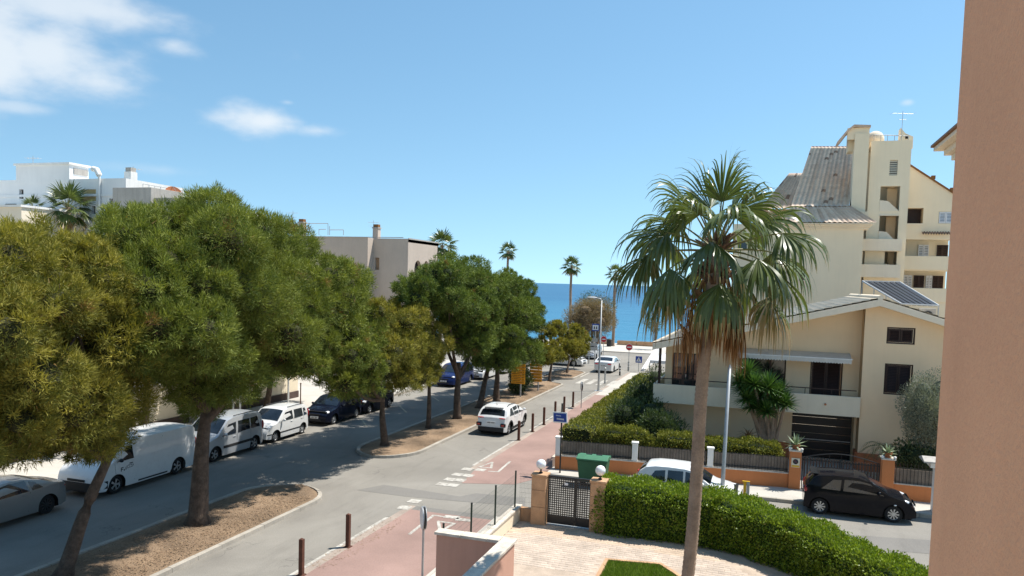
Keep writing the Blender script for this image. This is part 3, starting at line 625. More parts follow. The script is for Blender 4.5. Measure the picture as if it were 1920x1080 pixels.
# roof
rf = MB().prism_y([(-5.05,5.42),(4.9,7.92),(9.9,6.40),(9.9,6.12),(4.9,7.62),(-5.05,5.12)], 37.5, 50).build('roof', M('cream_light'), H, bev=.01)
tiles(rf, 'roof_tile_pale', (-5.08,50,5.43), (-5.08,37.55,5.43), (4.9,37.55,7.95), (4.9,50,7.95), 52, 26, h=.03)
tiles(rf, 'roof_tile_pale', (9.92,37.55,6.41), (9.92,50,6.41), (4.9,50,7.95), (4.9,37.55,7.95), 52, 13, h=.03)
rg = MB()
for i in range(30): rg.tube([(4.9,37.5+i*.42,7.98),(4.9,37.5+i*.42+.44,8.0)], [.13,.11], 8)
rg.build('ridge_tiles', M('cream_light'), rf, smooth=True, angle=50)
# solar panels on a frame above the roof
SP = thing('solar_array', 'tilted dark solar panel strips on a steel frame above the house roof', 'solar panels', (6,44,7.5))
TL, TR, BR, BL = [Vector(aty(*q)) for q in ((1617,527,45.5),(1687,529,45.5),(1760,573,41.2),(1690,570,41.2))]
K = 7
for i in range(K):
    a, b2 = (i+.1)/K, (i+.8)/K; q4 = [BL.lerp(BR,a), BL.lerp(BR,b2), TL.lerp(TR,b2), TL.lerp(TR,a)]; nz_ = (q4[1]-q4[0]).cross(q4[3]-q4[0]).normalized()*.05
    MB().add([tuple(p) for p in q4]+[tuple(p-nz_) for p in q4], [(0,1,2,3),(7,6,5,4),(0,4,5,1),(1,5,6,2),(2,6,7,3),(3,7,4,0)]).build('panel', M('solar'), SP)
fr = MB()
for p, q2 in ((TL,TR),(BL,BR),(TL,BL),(TR,BR)): fr.tube([tuple(p), tuple(q2)], .045, 6)
fr.build('frame', M('grey_metal'), SP)
for p in (TL, TL.lerp(TR,.33), TL.lerp(TR,.66), TR): MB().tube([(p.x,p.y,p.z),(p.x,p.y,6.8)], .03, 6).build('post', M('grey_metal'), SP)
for p in (BL, BR): MB().tube([(p.x,p.y,p.z),(p.x,p.y,6.0)], .03, 6).build('post', M('grey_metal'), SP)
c = aty(1738, 588, 41)
t = thing('air_conditioner', 'grey air conditioning unit on the roof below the solar panels', 'air conditioner', (c[0],41,6.6))
B(c[0]-.35, c[0]+.35, 40.8, 41.2, c[2]-.45, c[2]+.25).build('casing', M('raw_concrete'), t, bev=.02); MB().lathe([(.22,-.02),(.22,0)], 16, (c[0],40.79,c[2]-.08), 'y').build('fan_grille', M('black_iron'), t); B(c[0]-.3,c[0]+.3,40.85,41.15,6.2,c[2]-.46).build('stand', M('grey_metal'), t)

# ------------------------------------------------ yellow apartment block with stair tower
def X(px, py, Y): return aty(px, py, Y)[0]
def Z(px, py, Y): return aty(px, py, Y)[2]
T = thing('apartment_block', 'tall yellow apartment block with steep tiled roof and open stair tower', 'building', (7,66,0))
Y0 = 58.5; xl, xr = X(1376,430,Y0), X(1617,470,Y0); ze = Z(1600,421,Y0)
def opx(px0, px1, py0, py1, Y, ox): a, b_ = aty(px0, (py0+py1)/2, Y), aty(px1, (py0+py1)/2, Y); return (a[0]-ox, b_[0]-ox, Z((px0+px1)/2, py1, Y), Z((px0+px1)/2, py0, Y))
ops = [opx(1384,1401,440,466,Y0,xl), opx(1504,1512,438,452,Y0,xl), opx(1420,1436,440,466,Y0,xl), opx(1500,1510,505,525,Y0,xl), opx(1384,1401,500,525,Y0,xl)]
wall_open((xl,Y0), (1,0), xr-xl, 0, ze, ops, .2).build('wall', M('tower_render'), T)
for o_ in ops: w_ = B(xl+o_[0], xl+o_[1], Y0+.16, Y0+.2, o_[2], o_[3]).build('window', M('glass_house'), T); B(xl+o_[0]-.06, xl+o_[1]+.06, Y0-.06, Y0-.003, o_[2]-.1, o_[2]).build('sill', M('cream_light'), w_)
B(xr-.25, xr, Y0+.21, 72, 0, ze).build('side_wall', M('tower_render'), T); B(xl, xl+.25, Y0+.21, 72, 0, ze).build('side_wall', M('tower_render'), T)
xe = X(1641,417,57.9); xe0 = X(1470,415,57.9)
for i, (ov, a, b_) in enumerate(((.12,-.32,-.18),(.3,-.18,-.04),(.5,-.04,.06))): B(xe0, xr+.55+ov*.6-.3, Y0-ov, Y0+1.2, ze+a, ze+b_).build('cornice', M('cream_light'), T, bev=.015)
zE = ze+.06
# roof: eaves course, then the steep field
e0 = (xe0, Y0-.6, zE); e1 = (xr+.75, Y0-.6, zE); yA = Y0+1.5; zA = Z(1575,388,yA)
m0 = (X(1484,388,yA), yA, zA); m1 = (X(1592,392,yA), yA, zA); yB = 72.0; t0 = (X(1521,276,yB), yB, Z(1521,276,yB)); t1 = (X(1604,276,yB), yB, Z(1604,276,yB))
rf = B(xe0, xr+.4, Y0+1.25, 75, ze-.25, zA-.35).build('roof', M('tower_render'), T)
tiles(rf, 'roof_tile', e0, e1, (m1[0],m1[1]+.3,m1[2]+.12), (m0[0],m0[1]+.3,m0[2]+.12), 18, 4, h=.06, step=.03); tiles(rf, 'roof_tile', m0, m1, t1, t0, 12, 24, h=.06, step=.035)
MB().add([m0, t0, (m0[0]-.1, 76, zA)], [(0,1,2)]).build('roof_gable', M('tower_render'), rf)
MB().prism_y([(t0[0], t0[2]-.1), (t1[0], t1[2]-.1), (t1[0], t1[2]+.08), (t0[0], t0[2]+.08)], yB, yB+.3).build('ridge', M('terracotta'), rf)
MB().add([m1, (m1[0]+.05,75,zA), (t1[0]+.05,75,t1[2]), t1], [(0,1,2,3)]).build('roof_side_wall', M('tower_render'), rf)
# lower rear wing to the left
yC = 76; a = aty(1440,392,yC); b2 = aty(1500,330,yC)
B(X(1430,400,yC), X(1530,400,yC), yC, 84, 0, Z(1460,392,yC)).build('rear_wing', pm('rose_render', (.58,.42,.30), .9, .06, .5, 30, .1), T)
tiles(rf, 'roof_tile', (X(1425,392,75.5),75.5,Z(1440,392,75.5)), (X(1510,392,75.5),75.5,Z(1440,392,75.5)), (X(1515,318,81),81,Z(1500,325,81)), (X(1480,330,81),81,Z(1500,325,81)), 10, 8, h=.06)
# chimney stack strip beside the roof
Y1 = 60.2; cx0, cx1 = X(1599,330,Y1), X(1626,330,Y1)
B(cx0, cx1, Y1, 61.3, 0, Z(1612,250,Y1)).build('stack_wall', M('tower_render'), T)
ct = Z(1612,250,Y1); B(cx0-.35, cx1-.5, Y1+.8, Y1+2.2, ct-1.1, ct+.05).build('chimney', M('tower_render'), T)
MB().prism_y([(cx0-1.15,ct-.55),(cx0-.55,ct+.25),(cx0-.1,ct+.62),(cx1+.05,ct+.55),(cx1+.05,ct+.40),(cx0-.1,ct+.45),(cx0-.5,ct+.1),(cx0-1.05,ct-.7)], Y1-.1, Y1+1.6).build('chimney_roof', M('tile_plain'), T); B(cx0-.5,cx1,Y1+.1,Y1+.3,ct-.4,ct+.42).build('chimney_front', M('tower_render'), T)
# stair tower
Y2 = 60.6; sx0, sx1 = X(1626,400,Y2), X(1709,330,Y2)-.1; zt = Z(1660,264,Y2)
so_ = [opx(1650,1687,349,396,Y2,sx0), opx(1648,1684,404,456,Y2,sx0), opx(1658,1681,470,514,Y2,sx0), opx(1668,1683,300,329,Y2,sx0)]
wall_open((sx0,Y2), (1,0), sx1-sx0, 0, zt, so_, .3).build('wall', M('tower_render'), T)
B(sx1-.3, sx1, Y2+.31, 67, 0, zt).build('side_wall', M('tower_render'), T); B(sx0, sx1-.3, 63.2, 63.4, 0, zt).build('stair_back_wall', M('cream_render'), T); B(sx0,sx1-.3,Y2+.31,66,zt-.3,zt-.003).build('tower_top', M('tower_render'), T)
for o_ in so_[:3]:
    a0, a1, b0, b1 = o_; w = a1-a0; h = b1-b0
    MB().prism_y([(sx0+a0,b0),(sx0+a1,b0),(sx0+a0+w*.42,b0+h*.4),(sx0+a0,b0+h*.44)], Y2-.03, Y2+.27).build('stair_parapet', M('cream_light'), T)
    B(sx0+a0, sx0+a1, Y2-.035, Y2+.0, b0-.32, b0-.22).build('stair_ledge', M('cream_light'), T); MB().prism_y([(sx0+a0+w*.5,b0),(sx0+a1,b0-.3),(sx0+a1,b1),(sx0+a0+w*.5,b1)], 62.0, 62.3).build('stair_flight', M('yellow_render'), T)
    MB().prism_y([(sx0+a0-.1,b1+.3),(sx0+a0+w*.7,b1-.02),(sx0+a1,b1+.1),(sx0+a1,b1+.5)], Y2+.3, Y2+2).build('stair_soffit', M('yellow_render'), T)
o_ = so_[3]
for i in range(7): zz = o_[2]+(o_[3]-o_[2])*(i+.1)/7; MB().add([(sx0+o_[0],Y2+.02,zz),(sx0+o_[1],Y2+.02,zz),(sx0+o_[1],Y2+.14,zz+.13),(sx0+o_[0],Y2+.14,zz+.13)], [(0,1,2,3)]).build('louvre', M('cream_light'), T)
B(sx0+o_[0]-.05, sx0+o_[1]+.05, Y2+.29, Y2+.31, o_[2], o_[3]).build('louvre_backing', M('dark_inside'), T)
# projecting stair landing at the foot of the tower
lx0, lx1 = X(1617,470,59.6), X(1652,470,59.6)
for py0, py1 in ((440,470),(490,520)): B(lx0, X(1690,480,59.6), 59.6, Y2-.04, Z(1650,py1,59.6), Z(1650,py0+ (8 if py0 < 450 else 6),59.6)).build('landing_parapet', M('cream_light'), T)
rail = MB().tube([(sx0+.2,Y2+.3,zt+.5),(sx1-.2,Y2+.3,zt+.35)], .03, 5)
for k in range(6): xx = sx0+.2+(sx1-sx0-.4)*k/5; rail.tube([(xx,Y2+.3,zt),(xx,Y2+.3,zt+.5-.03*k)], .02, 4)
rail.build('roof_rail', M('grey_metal'), T)
c = aty(1641, 262, 62.5); MB().ball(tuple(c), (.62,.62,.62), 18, 10).build('roof_dome', M('cream_light'), T, smooth=True)
cx = X(1697,270,62.2); chz = Z(1697,262,62.2)
MB().prism_y([(cx-.42,zt-.4),(cx+.42,zt-.4),(cx+.42,chz+.1),(cx-.1,chz+.35),(cx-.42,chz+.75)], 61.6, 62.6).build('chimney', M('tower_render'), T); B(cx-.1,cx+.1,61.55,61.597,chz-.05,chz+.2).build('chimney_vent', M('dark_inside'), T)
# right wing with loggias
Y3 = 62.4; rx0 = sx1+.003; rx1 = X(1830,420,Y3); wl = rx0
lg = [opx(1697,1781,449,480,Y3,wl), opx(1694,1776,508,540,Y3,wl), opx(1701,1731,390,419,Y3,wl), opx(1760,1787,397,419,Y3,wl)]
lg = [(max(a,.05),b_,c_,d_) for a,b_,c_,d_ in lg]; ztop = Z(1786,364,Y3)-.3
wall_open((rx0,Y3), (1,0), rx1-rx0, 0, ztop, lg, .25).build('wall', M('tower_render'), T)
MB().prism_y([(rx0,ztop),(rx1,ztop),(rx1,ztop-.1),(X(1786,362,Y3),Z(1786,362,Y3)),(rx0,Z(1709,307,Y3))], Y3, Y3+.25).build('gable_wall', M('tower_render'), T)
pr0, pr1 = (rx0, Z(1709,307,Y3)), (X(1800,372,Y3), Z(1800,372,Y3))
MB().prism_y([pr0, pr1, (pr1[0],pr1[1]+.14), (pr0[0],pr0[1]+.14)], Y3-.12, Y3+8).build('verge', M('sign_brown'), T)
for u in (.5, .85): MB().obox((pr0[0]+(pr1[0]-pr0[0])*u, Y3, pr0[1]+(pr1[1]-pr0[1])*u+.25), (.25,.3,.25)).build('ridge_vent', M('sign_brown'), T)
for k, o_ in enumerate(lg[:2]):
    B(rx0+o_[0]-.2, rx0+o_[1]+.2, Y3+1.6, Y3+1.75, o_[2]-.9, o_[3]+.05).build('loggia_back', M('cream_render'), T); B(rx0+o_[0]-.2, rx0+o_[1]+.2, Y3+.26, Y3+1.6, o_[3]+.02, o_[3]+.1).build('loggia_ceiling', M('cream_render'), T)
    B(rx0+o_[0]-.15, rx0+o_[0]-.03, Y3+.26, Y3+1.6, o_[2]-.9, o_[3]).build('loggia_side', M('cream_render'), T); B(rx0+o_[0]-.03, rx0+o_[1]+.02, Y3-.1, Y3-.003, o_[2]-1.0, o_[2]-.02).build('loggia_parapet', M('tower_render'), T, bev=.01)
    zz0, zz1 = o_[2]-.9, o_[3]-.3
    for (p0, p1, mt) in (((1722,1742,'white_shutter'),(1757,1778,'brown_shutter')) if k == 0 else ((1698,1714,'white_shutter'),(1717,1737,'brown_shutter'),(1740,1752,'white_shutter'),(1753,1773,'brown_shutter'))):
        f = B(X(p0,460,Y3+1.5)-.03, X(p1,460,Y3+1.5)+.03, Y3+1.54, Y3+1.597, zz0, zz1+.04).build('window', M('cream_light'), T); shutter(f, X(p0,460,Y3+1.5), X(p1,460,Y3+1.5), Y3+1.48, zz0, zz1, mt, 2, slat=.12)
o_ = lg[2]; f = B(rx0+o_[0], rx0+o_[1], Y3+.9, Y3+1.0, o_[2]-.3, o_[3]).build('window', M('brown_shutter'), T); B(rx0+o_[0]-.05, rx0+o_[1]+.05, Y3-.05, Y3-.003, o_[2]-.1, o_[2]).build('sill', M('cream_light'), f)
B(rx0+o_[0]-.3, rx0+o_[1]+.6, Y3+1.01, Y3+1.1, o_[2]-.6, o_[3]+.8).build('window_back', M('dark_inside'), T); B(rx0+o_[0]-.05, rx0+o_[0]-.003, Y3+.26, Y3+1.0, o_[2]-.3, o_[3]+.3).build('window_reveal', M('yellow_render'), T); B(rx0+o_[0], rx0+o_[1]+.2, Y3+.26, Y3+1.0, o_[3]+.003, o_[3]+.05).build('window_reveal', M('yellow_render'), T); B(rx0+o_[1]+.003, rx0+o_[1]+.06, Y3+.26, Y3+1.0, o_[2]-.3, o_[3]+.3).build('window_reveal', M('yellow_render'), T)
o_ = lg[3]; f = B(rx0+o_[0], rx0+o_[1], Y3+.1, Y3+.2, o_[2], o_[3]).build('window', M('white_shutter'), T); shutter(f, rx0+o_[0]+.03, rx0+o_[1]-.03, Y3+.04, o_[2]+.03, o_[3]-.03, 'white_shutter', 2, slat=.1)
tiles(rf, 'roof_tile_dark', (X(1728,441,Y3-.4),Y3-.45,Z(1755,441,Y3-.4)), (X(1783,441,Y3-.4),Y3-.45,Z(1755,441,Y3-.4)), (X(1783,437,Y3),Y3-.005,Z(1755,437,Y3)+.05), (X(1728,437,Y3),Y3-.005,Z(1755,437,Y3)+.05), 11, 1, h=.1)
a = aty(1690, 262, 61.2); antenna('thin television aerial on top of the yellow stair tower', a[0], 61.2, a[2]-.3, 2.3, ((.93,1.5),(.75,.5)), .3)

# ------------------------------------------------ white flat-roofed block far left
WB = thing('white_block', 'white flat-roofed apartment block behind the pines on the left', 'building', (-50,38,0))
Yw = 36.2; Xw = -36.0; zw = Z(237,334,Yw)
x_of = lambda px, py=380: X(px, py, Yw)
wo_ = [opx(36,44,355,373,Yw,-80), opx(151,180,355,377,Yw,-80), opx(172,179,386,401,Yw,-80), opx(9,31,382,386,Yw,-80), opx(205,225,372,392,Yw,-80)]
wall_open((-80,Yw), (1,0), 80+Xw, 0, zw, wo_, .3).build('wall', M('white_render'), WB)
f = B(-80+wo_[0][0], -80+wo_[0][1], Yw+.2, Yw+.25, wo_[0][2], wo_[0][3]).build('window', M('glass_house'), WB)
f = B(-80+wo_[1][0], -80+wo_[1][1], Yw+.2, Yw+.25, wo_[1][2], wo_[1][3]).build('window', M('dark_inside'), WB); m = MB()
for k in range(14): xx = -80+wo_[1][0]+(wo_[1][1]-wo_[1][0])*k/14; m.box(xx+.005, xx+.085, Yw+.06, Yw+.1, wo_[1][2], wo_[1][3])
m.build('blind', pm('tan_blind', (.50,.37,.17), .8, .1, 4, 30, .1), f)
for o_ in wo_[2:]: B(-80+o_[0], -80+o_[1], Yw+.2, Yw+.25, o_[2], o_[3]).build('window', M('glass_house'), WB)
yf = atx(345,352,Xw)[1]; zz = zw
m = wall_open((Xw,Yw+.004), (0,1), yf-Yw, 0, zz-.003, [(1.6,2.6,zz-2.6,zz-1.5),(3.0,3.9,zz-2.6,zz-1.5)], .3); m.build('side_wall', M('white_paint'), WB)
for a in (1.6, 3.0): B(Xw-.28, Xw-.22, Yw+a, Yw+a+.95, zz-2.6, zz-1.5).build('window', M('glass_house'), WB)
B(-80, Xw-.02, Yw+.02, yf, zz-.25, zz-.02).build('roof_slab', M('white_render'), WB); B(-80,Xw-.02,yf-.2,yf,0,zz-.25).build('rear_wall', M('white_render'), WB)
B(-80, Xw+.05, Yw-.05, Yw-.003, zz-1.05, zz-.9).build('string_course', M('white_render'), WB)
xt0, xt1 = X(30,330,Yw-.02), X(130,330,Yw-.02); zt_ = Z(100,309,Yw); yt = atx(166,318,xt1)[1]
st = B(xt0, xt1, Yw-.02, yt, zz-.2, zt_).build('stair_house', M('white_render'), WB); B(xt0-.1, xt1+.1, Yw-.12, yt+.1, zt_, zt_+.12).build('roof_edge', M('white_paint'), st)
q = atx(151,323,xt1); B(xt1+.003, xt1+.05, q[1]-.5, q[1]+.5, q[2]-.18, q[2]+.18).build('vent', M('raw_concrete'), st)
q = aty(184,335,Yw-.2); dp = MB().tube([(q[0],Yw-.12,4),(q[0],Yw-.12,q[2]+.2)], .07, 8).tube([(q[0],Yw-.12,q[2]+.2),(q[0]-.2,Yw-.12,q[2]+.55),(q[0]-.5,Yw-.12,q[2]+.6)], .16, 8).build('flue_pipe', M('white_paint'), WB, smooth=True, angle=50)
q = aty(244,333,Yw+.6); B(q[0]-.25, q[0]+.25, Yw+.4, Yw+.9, zz-.1, zz+.45).build('chimney', M('white_paint'), WB); B(q[0]-.2, q[0]+.2, Yw+.45, Yw+.85, zz+.45, zz+.7).build('chimney_vent', M('raw_concrete'), WB)
rl = MB()
for k in range(9):
    yy = Yw+1+(yf-Yw-1)*k/8; rl.tube([(Xw+.3,yy,zz-1.6),(Xw+.3,yy,zz-.2)], .02, 4)
for z in (-.2,-.6,-1.0): rl.tube([(Xw+.3,Yw+1,zz+z),(Xw+.3,yf,zz+z)], .02, 4)
rl.build('terrace_rail', M('grey_metal'), WB)
# grey concrete terrace wing in front of it
CT = thing('concrete_terrace', 'weathered grey concrete terrace block in front of the white apartment building', 'building', (-35,34,0))
Yt = 33.4; a = aty(211,352,Yt); b2 = aty(283,354,Yt); B(a[0], b2[0], Yt, Yt+2.4, 0, a[2]).build('wall', M('raw_concrete'), CT, bev=.01); B(a[0]-.04, b2[0]+.04, Yt-.05, Yt-.003, a[2]-1.55, a[2]-1.35).build('slab_edge', M('kerb'), CT)
c = aty(283,374,Yt+.3); d = aty(366,378,Yt+.3); B(b2[0]+.003, d[0]+.3, Yt+.3, Yt+.55, 0, c[2]).build('parapet', M('raw_concrete'), CT); B(b2[0]+.003, d[0]+.33, Yt+.25, Yt+.6, c[2], c[2]+.08).build('parapet_cap', M('kerb'), CT)
B(b2[0]+.003, d[0]+.3, Yt+.27, Yt+.297, c[2]-1.1, c[2]-.8).build('tile_band', M('sign_brown'), CT)
LB = thing('cream_block', 'pale building corner at the left edge behind the pines', 'building', (-42,32,0)); a = aty(40,388,32); B(-70, a[0], 32, 36.0, 0, a[2]).build('wall', M('cream_light'), LB); B(-70, a[0]+.08, 31.9, 36.1, a[2], a[2]+.12).build('roof_edge', M('white_paint'), LB)
B(a[0]-2.0, a[0]-.9, 31.95, 31.997, a[2]-2.4, a[2]-1.2).build('window', M('glass_house'), LB)
q = aty(326,361,36.8); dish('reddish satellite dish on the terrace of the white block', q[0], 36.8, q[2]-.1, .52, -.5, 'terracotta'); q = aty(361,368,36.2); dish('grey satellite dish at the end of the concrete parapet', q[0], 36.2, q[2], .42, -.3, 'grey_metal')
for (px, py, h, lab) in ((62,307,.5,'aerial on the stair house of the white block'),(250,331,.6,'thin mast behind the chimney of the white block'),(413,372,.7,'tall thin aerial at the end of the grey terrace')):
    q = aty(px, py, 37.5); antenna(lab, q[0], 37.5, q[2]-.5, h+.5, ((.85,.9),), .2)
# ------------------------------------------------ beige concrete block by the street
BB = thing('beige_block', 'windowless beige concrete block with arched side windows beyond the pines', 'building', (-34,64,0))
Xb, Yb = -29.0, 59.6; zb = 11.62; xn = X(700,470,Yb); xs_ = X(575,460,58.6); yb1 = atx(822,460,Xb)[1]
bo = [opx(584,597,475,484,58.6,-46), opx(604,612,477,484,58.6,-46)]
wall_open((-46,58.6), (1,0), xn+46, 0, zb, bo, .25).build('wall', M('beige_concrete'), BB)
for o_ in bo: B(-46+o_[0], -46+o_[1], 58.8, 58.85, o_[2], o_[3]).build('window', M('brown_shutter'), BB)
B(xn-.25, xn, 58.604, Yb, 0, zb).build('return_wall', M('beige_concrete'), BB)
o1 = opx(703,711,483,506,Yb,xn); wall_open((xn,Yb), (1,0), Xb-xn, 0, zb, [(max(o1[0],.06),o1[1],o1[2],o1[3])], .25).build('wall', M('beige_concrete'), BB); B(xn+.05, xn+o1[1], Yb+.18, Yb+.22, o1[2], o1[3]).build('window', pm('tan_shutter', (.32,.21,.13), .8, .1, 4, 30, .1), BB)
sw = [(atx(777,500,Xb)[1]-Yb, atx(790,500,Xb)[1]-Yb, atx(783,515,Xb)[2], atx(783,488,Xb)[2]), (atx(795,497,Xb)[1]-Yb, atx(803,497,Xb)[1]-Yb, atx(799,508,Xb)[2], atx(799,489,Xb)[2])]
wall_open((Xb,Yb+.004), (0,1), yb1-Yb, 0, zb-.003, sw, .35).build('side_wall', M('beige_concrete'), BB)
for a0, a1, b0, b1 in sw:
    w = a1-a0; n = 8; arc = [(Yb+a0, b1)]+[(Yb+a0+w/2-w/2*math.cos(math.pi*i/n), b1-w*.55+w*.55*math.sin(math.pi*i/n)) for i in range(n+1)]+[(Yb+a1, b1)]
    k = n//2+1
    MB().prism_x(arc[:k+1]+[(arc[k][0],b1)], Xb-.3, Xb+.002).build('arch', M('beige_concrete'), BB); MB().prism_x([(arc[k][0],b1)]+arc[k:], Xb-.3, Xb+.002).build('arch', M('beige_concrete'), BB)
    B(Xb-.33, Xb-.3, Yb+a0, Yb+a1, b0, b1).build('window', M('brown_shutter'), BB)
B(-46, Xb, Yb+.01, yb1, zb-.3, zb-.01).build('roof_slab', M('beige_concrete'), BB); B(-46, Xb+.05, 58.55, 58.597, zb, zb+.06).build('roof_edge', M('raw_concrete'), BB); B(Xb+.003, Xb+.06, Yb, yb1, zb-.05, zb+.06).build('roof_edge', M('raw_concrete'), BB); B(-46,Xb,yb1-.2,yb1,0,zb-.31).build('rear_wall', M('beige_concrete'), BB)
for px, py0, Y in ((567,412,60.5),(706.5,422,60.2)):
    q = aty(px, py0, Y); chimney(BB, q[0], Y, zb-.1, q[2]-.3, .5)
lf = MB()
for (pa, pb) in (((574,419),(615,419)),((615,419),(615,441)),((598,430),(611,430)),((598,430),(598,441)),((618,431),(644,431)),((644,431),(644,441)),((618,424),(618,441))):
    a = aty(*pa, 61.5); b2 = aty(*pb, 61.5); lf.tube([tuple(a), tuple(b2)], .03, 4)
tag(lf.build('laundry_frame', M('grey_metal')), 'thin pipe laundry frame on the roof of the beige concrete block', 'laundry frame')
for (px, py, h, lab) in ((549,428,1.6,'small aerial left of the beige block beside the pine tops'),(700,441,1.3,'aerial beside the chimney of the beige block')):
    q = aty(px, py, 61); antenna(lab, q[0], 61, q[2]-.5, h+.5, ((.9,1.0),(.72,.7)), .15)
# cream house peeking over the pines
CH = thing('cream_house', 'cream house roof and chimney peeking over the tall pine', 'house', (-36,50,0)); a = aty(452,392,46); b2 = aty(512,418,46)
MB().prism_y([(a[0]-4,0),(b2[0],0),(b2[0],b2[2]-.6),(a[0],a[2]-.3),(a[0]-4,a[2]-.6)], 46, 47.6).build('wall', M('cream_render'), CH); MB().prism_y([(a[0],a[2]-.3),(b2[0]+.3,b2[2]-.65),(b2[0]+.3,b2[2]-.5),(a[0],a[2]-.1)], 45.7, 47.8).build('roof', M('white_paint'), CH)
q = aty(491,405,47); chimney(CH, q[0], 47, q[2]-1.2, q[2]-.25, .42)
# street wall on the left pavement
t = thing('street_wall', 'shaded cream wall along the left pavement behind the parked cars', 'wall', (-29.4,34,0)); B(-29.6, -29.3, 14, 44, 0, 2.3).build('wall', M('cream_render'), t); B(-29.66, -29.24, 14, 44, 2.3, 2.4).build('cap', M('stone_cap'), t); B(-29.3,-29.22,14,44,.12,.55).build('plinth', pm('dark_plinth', (.09,.06,.05), .95, .2, 2, 20, .2), t)
t = thing('white_house', 'low white house wall seen through the pines behind the parked cars', 'house', (-34,30,0)); wall_open((-30.6,17), (0,1), 22, 0, 6.2, [(3,4.2,1.2,2.6),(8,9.2,1.2,2.6),(13,14.2,1.2,2.6),(3,4.2,4,5.4),(8,9.2,4,5.4),(13,14.2,4,5.4)], .2).build('wall', M('white_paint'), t); B(-34.5,-30.62,17.01,39,5.9,6.18).build('roof_slab', M('white_render'), t)
for yy in (20, 25, 30):
    for z in (1.2, 4): B(-30.78, -30.72, yy, yy+1.2, z, z+1.4).build('window', M('brown_shutter'), t)

# ================================================================== VEGETATION
def unit(v): return v/np.maximum(np.linalg.norm(v, axis=1, keepdims=True), 1e-9)
def rdir(n): return unit(RNG.normal(size=(n,3)))
def blades(c, d, L, w, side=None):
    """thin triangles: base at c, direction d, length L, half width w"""
    n = len(c); s = np.cross(d, RNG.normal(size=(n,3))) if side is None else side; s = unit(s)*w[:,None]
    co = np.concatenate([c-s, c+s, c+d*L[:,None]], 0); f = np.stack([np.arange(n), np.arange(n)+n, np.arange(n)+2*n], 1); return co, f
def leaves(c, d, L, w, fold=.25):
    """diamond leaves of two faces with a slight fold"""
    n = len(c); s = unit(np.cross(d, RNG.normal(size=(n,3)))); nn = np.cross(s, d); mid = c+d*(L*.5)[:,None]
    co = np.concatenate([c, mid-s*w[:,None]+nn*(w*fold)[:,None], c+d*L[:,None], mid+s*w[:,None]+nn*(w*fold)[:,None]], 0); i = np.arange(n)
    f = np.concatenate([np.stack([i, i+n, i+2*n], 1), np.stack([i, i+2*n, i+3*n], 1)], 0); return co, f
def in_poly(x, y, poly):
    ins = False
    for (ax, ay), (bx, by) in zip(poly, poly[1:]+poly[:1]):
        if (ay > y) != (by > y) and x < (bx-ax)*(y-ay)/(by-ay)+ax: ins = not ins
    return ins
def edge_dist(x, y, poly):
    best = 1e9
    for (ax, ay), (bx, by) in zip(poly, poly[1:]+poly[:1]):
        t = max(0, min(1, ((x-ax)*(bx-ax)+(y-ay)*(by-ay))/((bx-ax)**2+(by-ay)**2+1e-9))); best = min(best, math.hypot(x-ax-t*(bx-ax), y-ay-t*(by-ay)))
    return best
def crown_lobes(poly, X0, rmin, rmax, n, depth):
    """round foliage masses that fill an outline drawn on the plane x = X0 and bulge to both sides of it"""
    xs = [p[0] for p in poly]; ys = [p[1] for p in poly]; out = []; tries = 0
    while len(out) < n and tries < 9000:
        tries += 1; px, py = random.uniform(min(xs), max(xs)), random.uniform(min(ys), max(ys)); r = random.uniform(rmin, rmax)*(1 if tries < 5000 else .8)
        if not in_poly(px, py, poly): continue
        dep = -(CR.T @ (atx(px, py, X0)-np.array([0,0,CAM_H])))[2]; rp = r*F_PX/dep; e = edge_dist(px, py, poly)
        if e < rp*(.66 if len(out) < n*.5 else .45) or (len(out) >= n*.5 and e > rp*1.7): continue
        if len(out) >= n*.5: r *= .66; rp *= .66
        x = X0+random.uniform(-1, 1)*depth*math.sqrt(min(1, e/(rp*2.4))); q = atx(px, py, x)
        if any(math.dist(q, o_[:3]) < (.66 if len(out) < n*.5 else .44)*(r+o_[3]) for o_ in out): continue
        out.append((q[0], q[1], q[2], r))
    return out
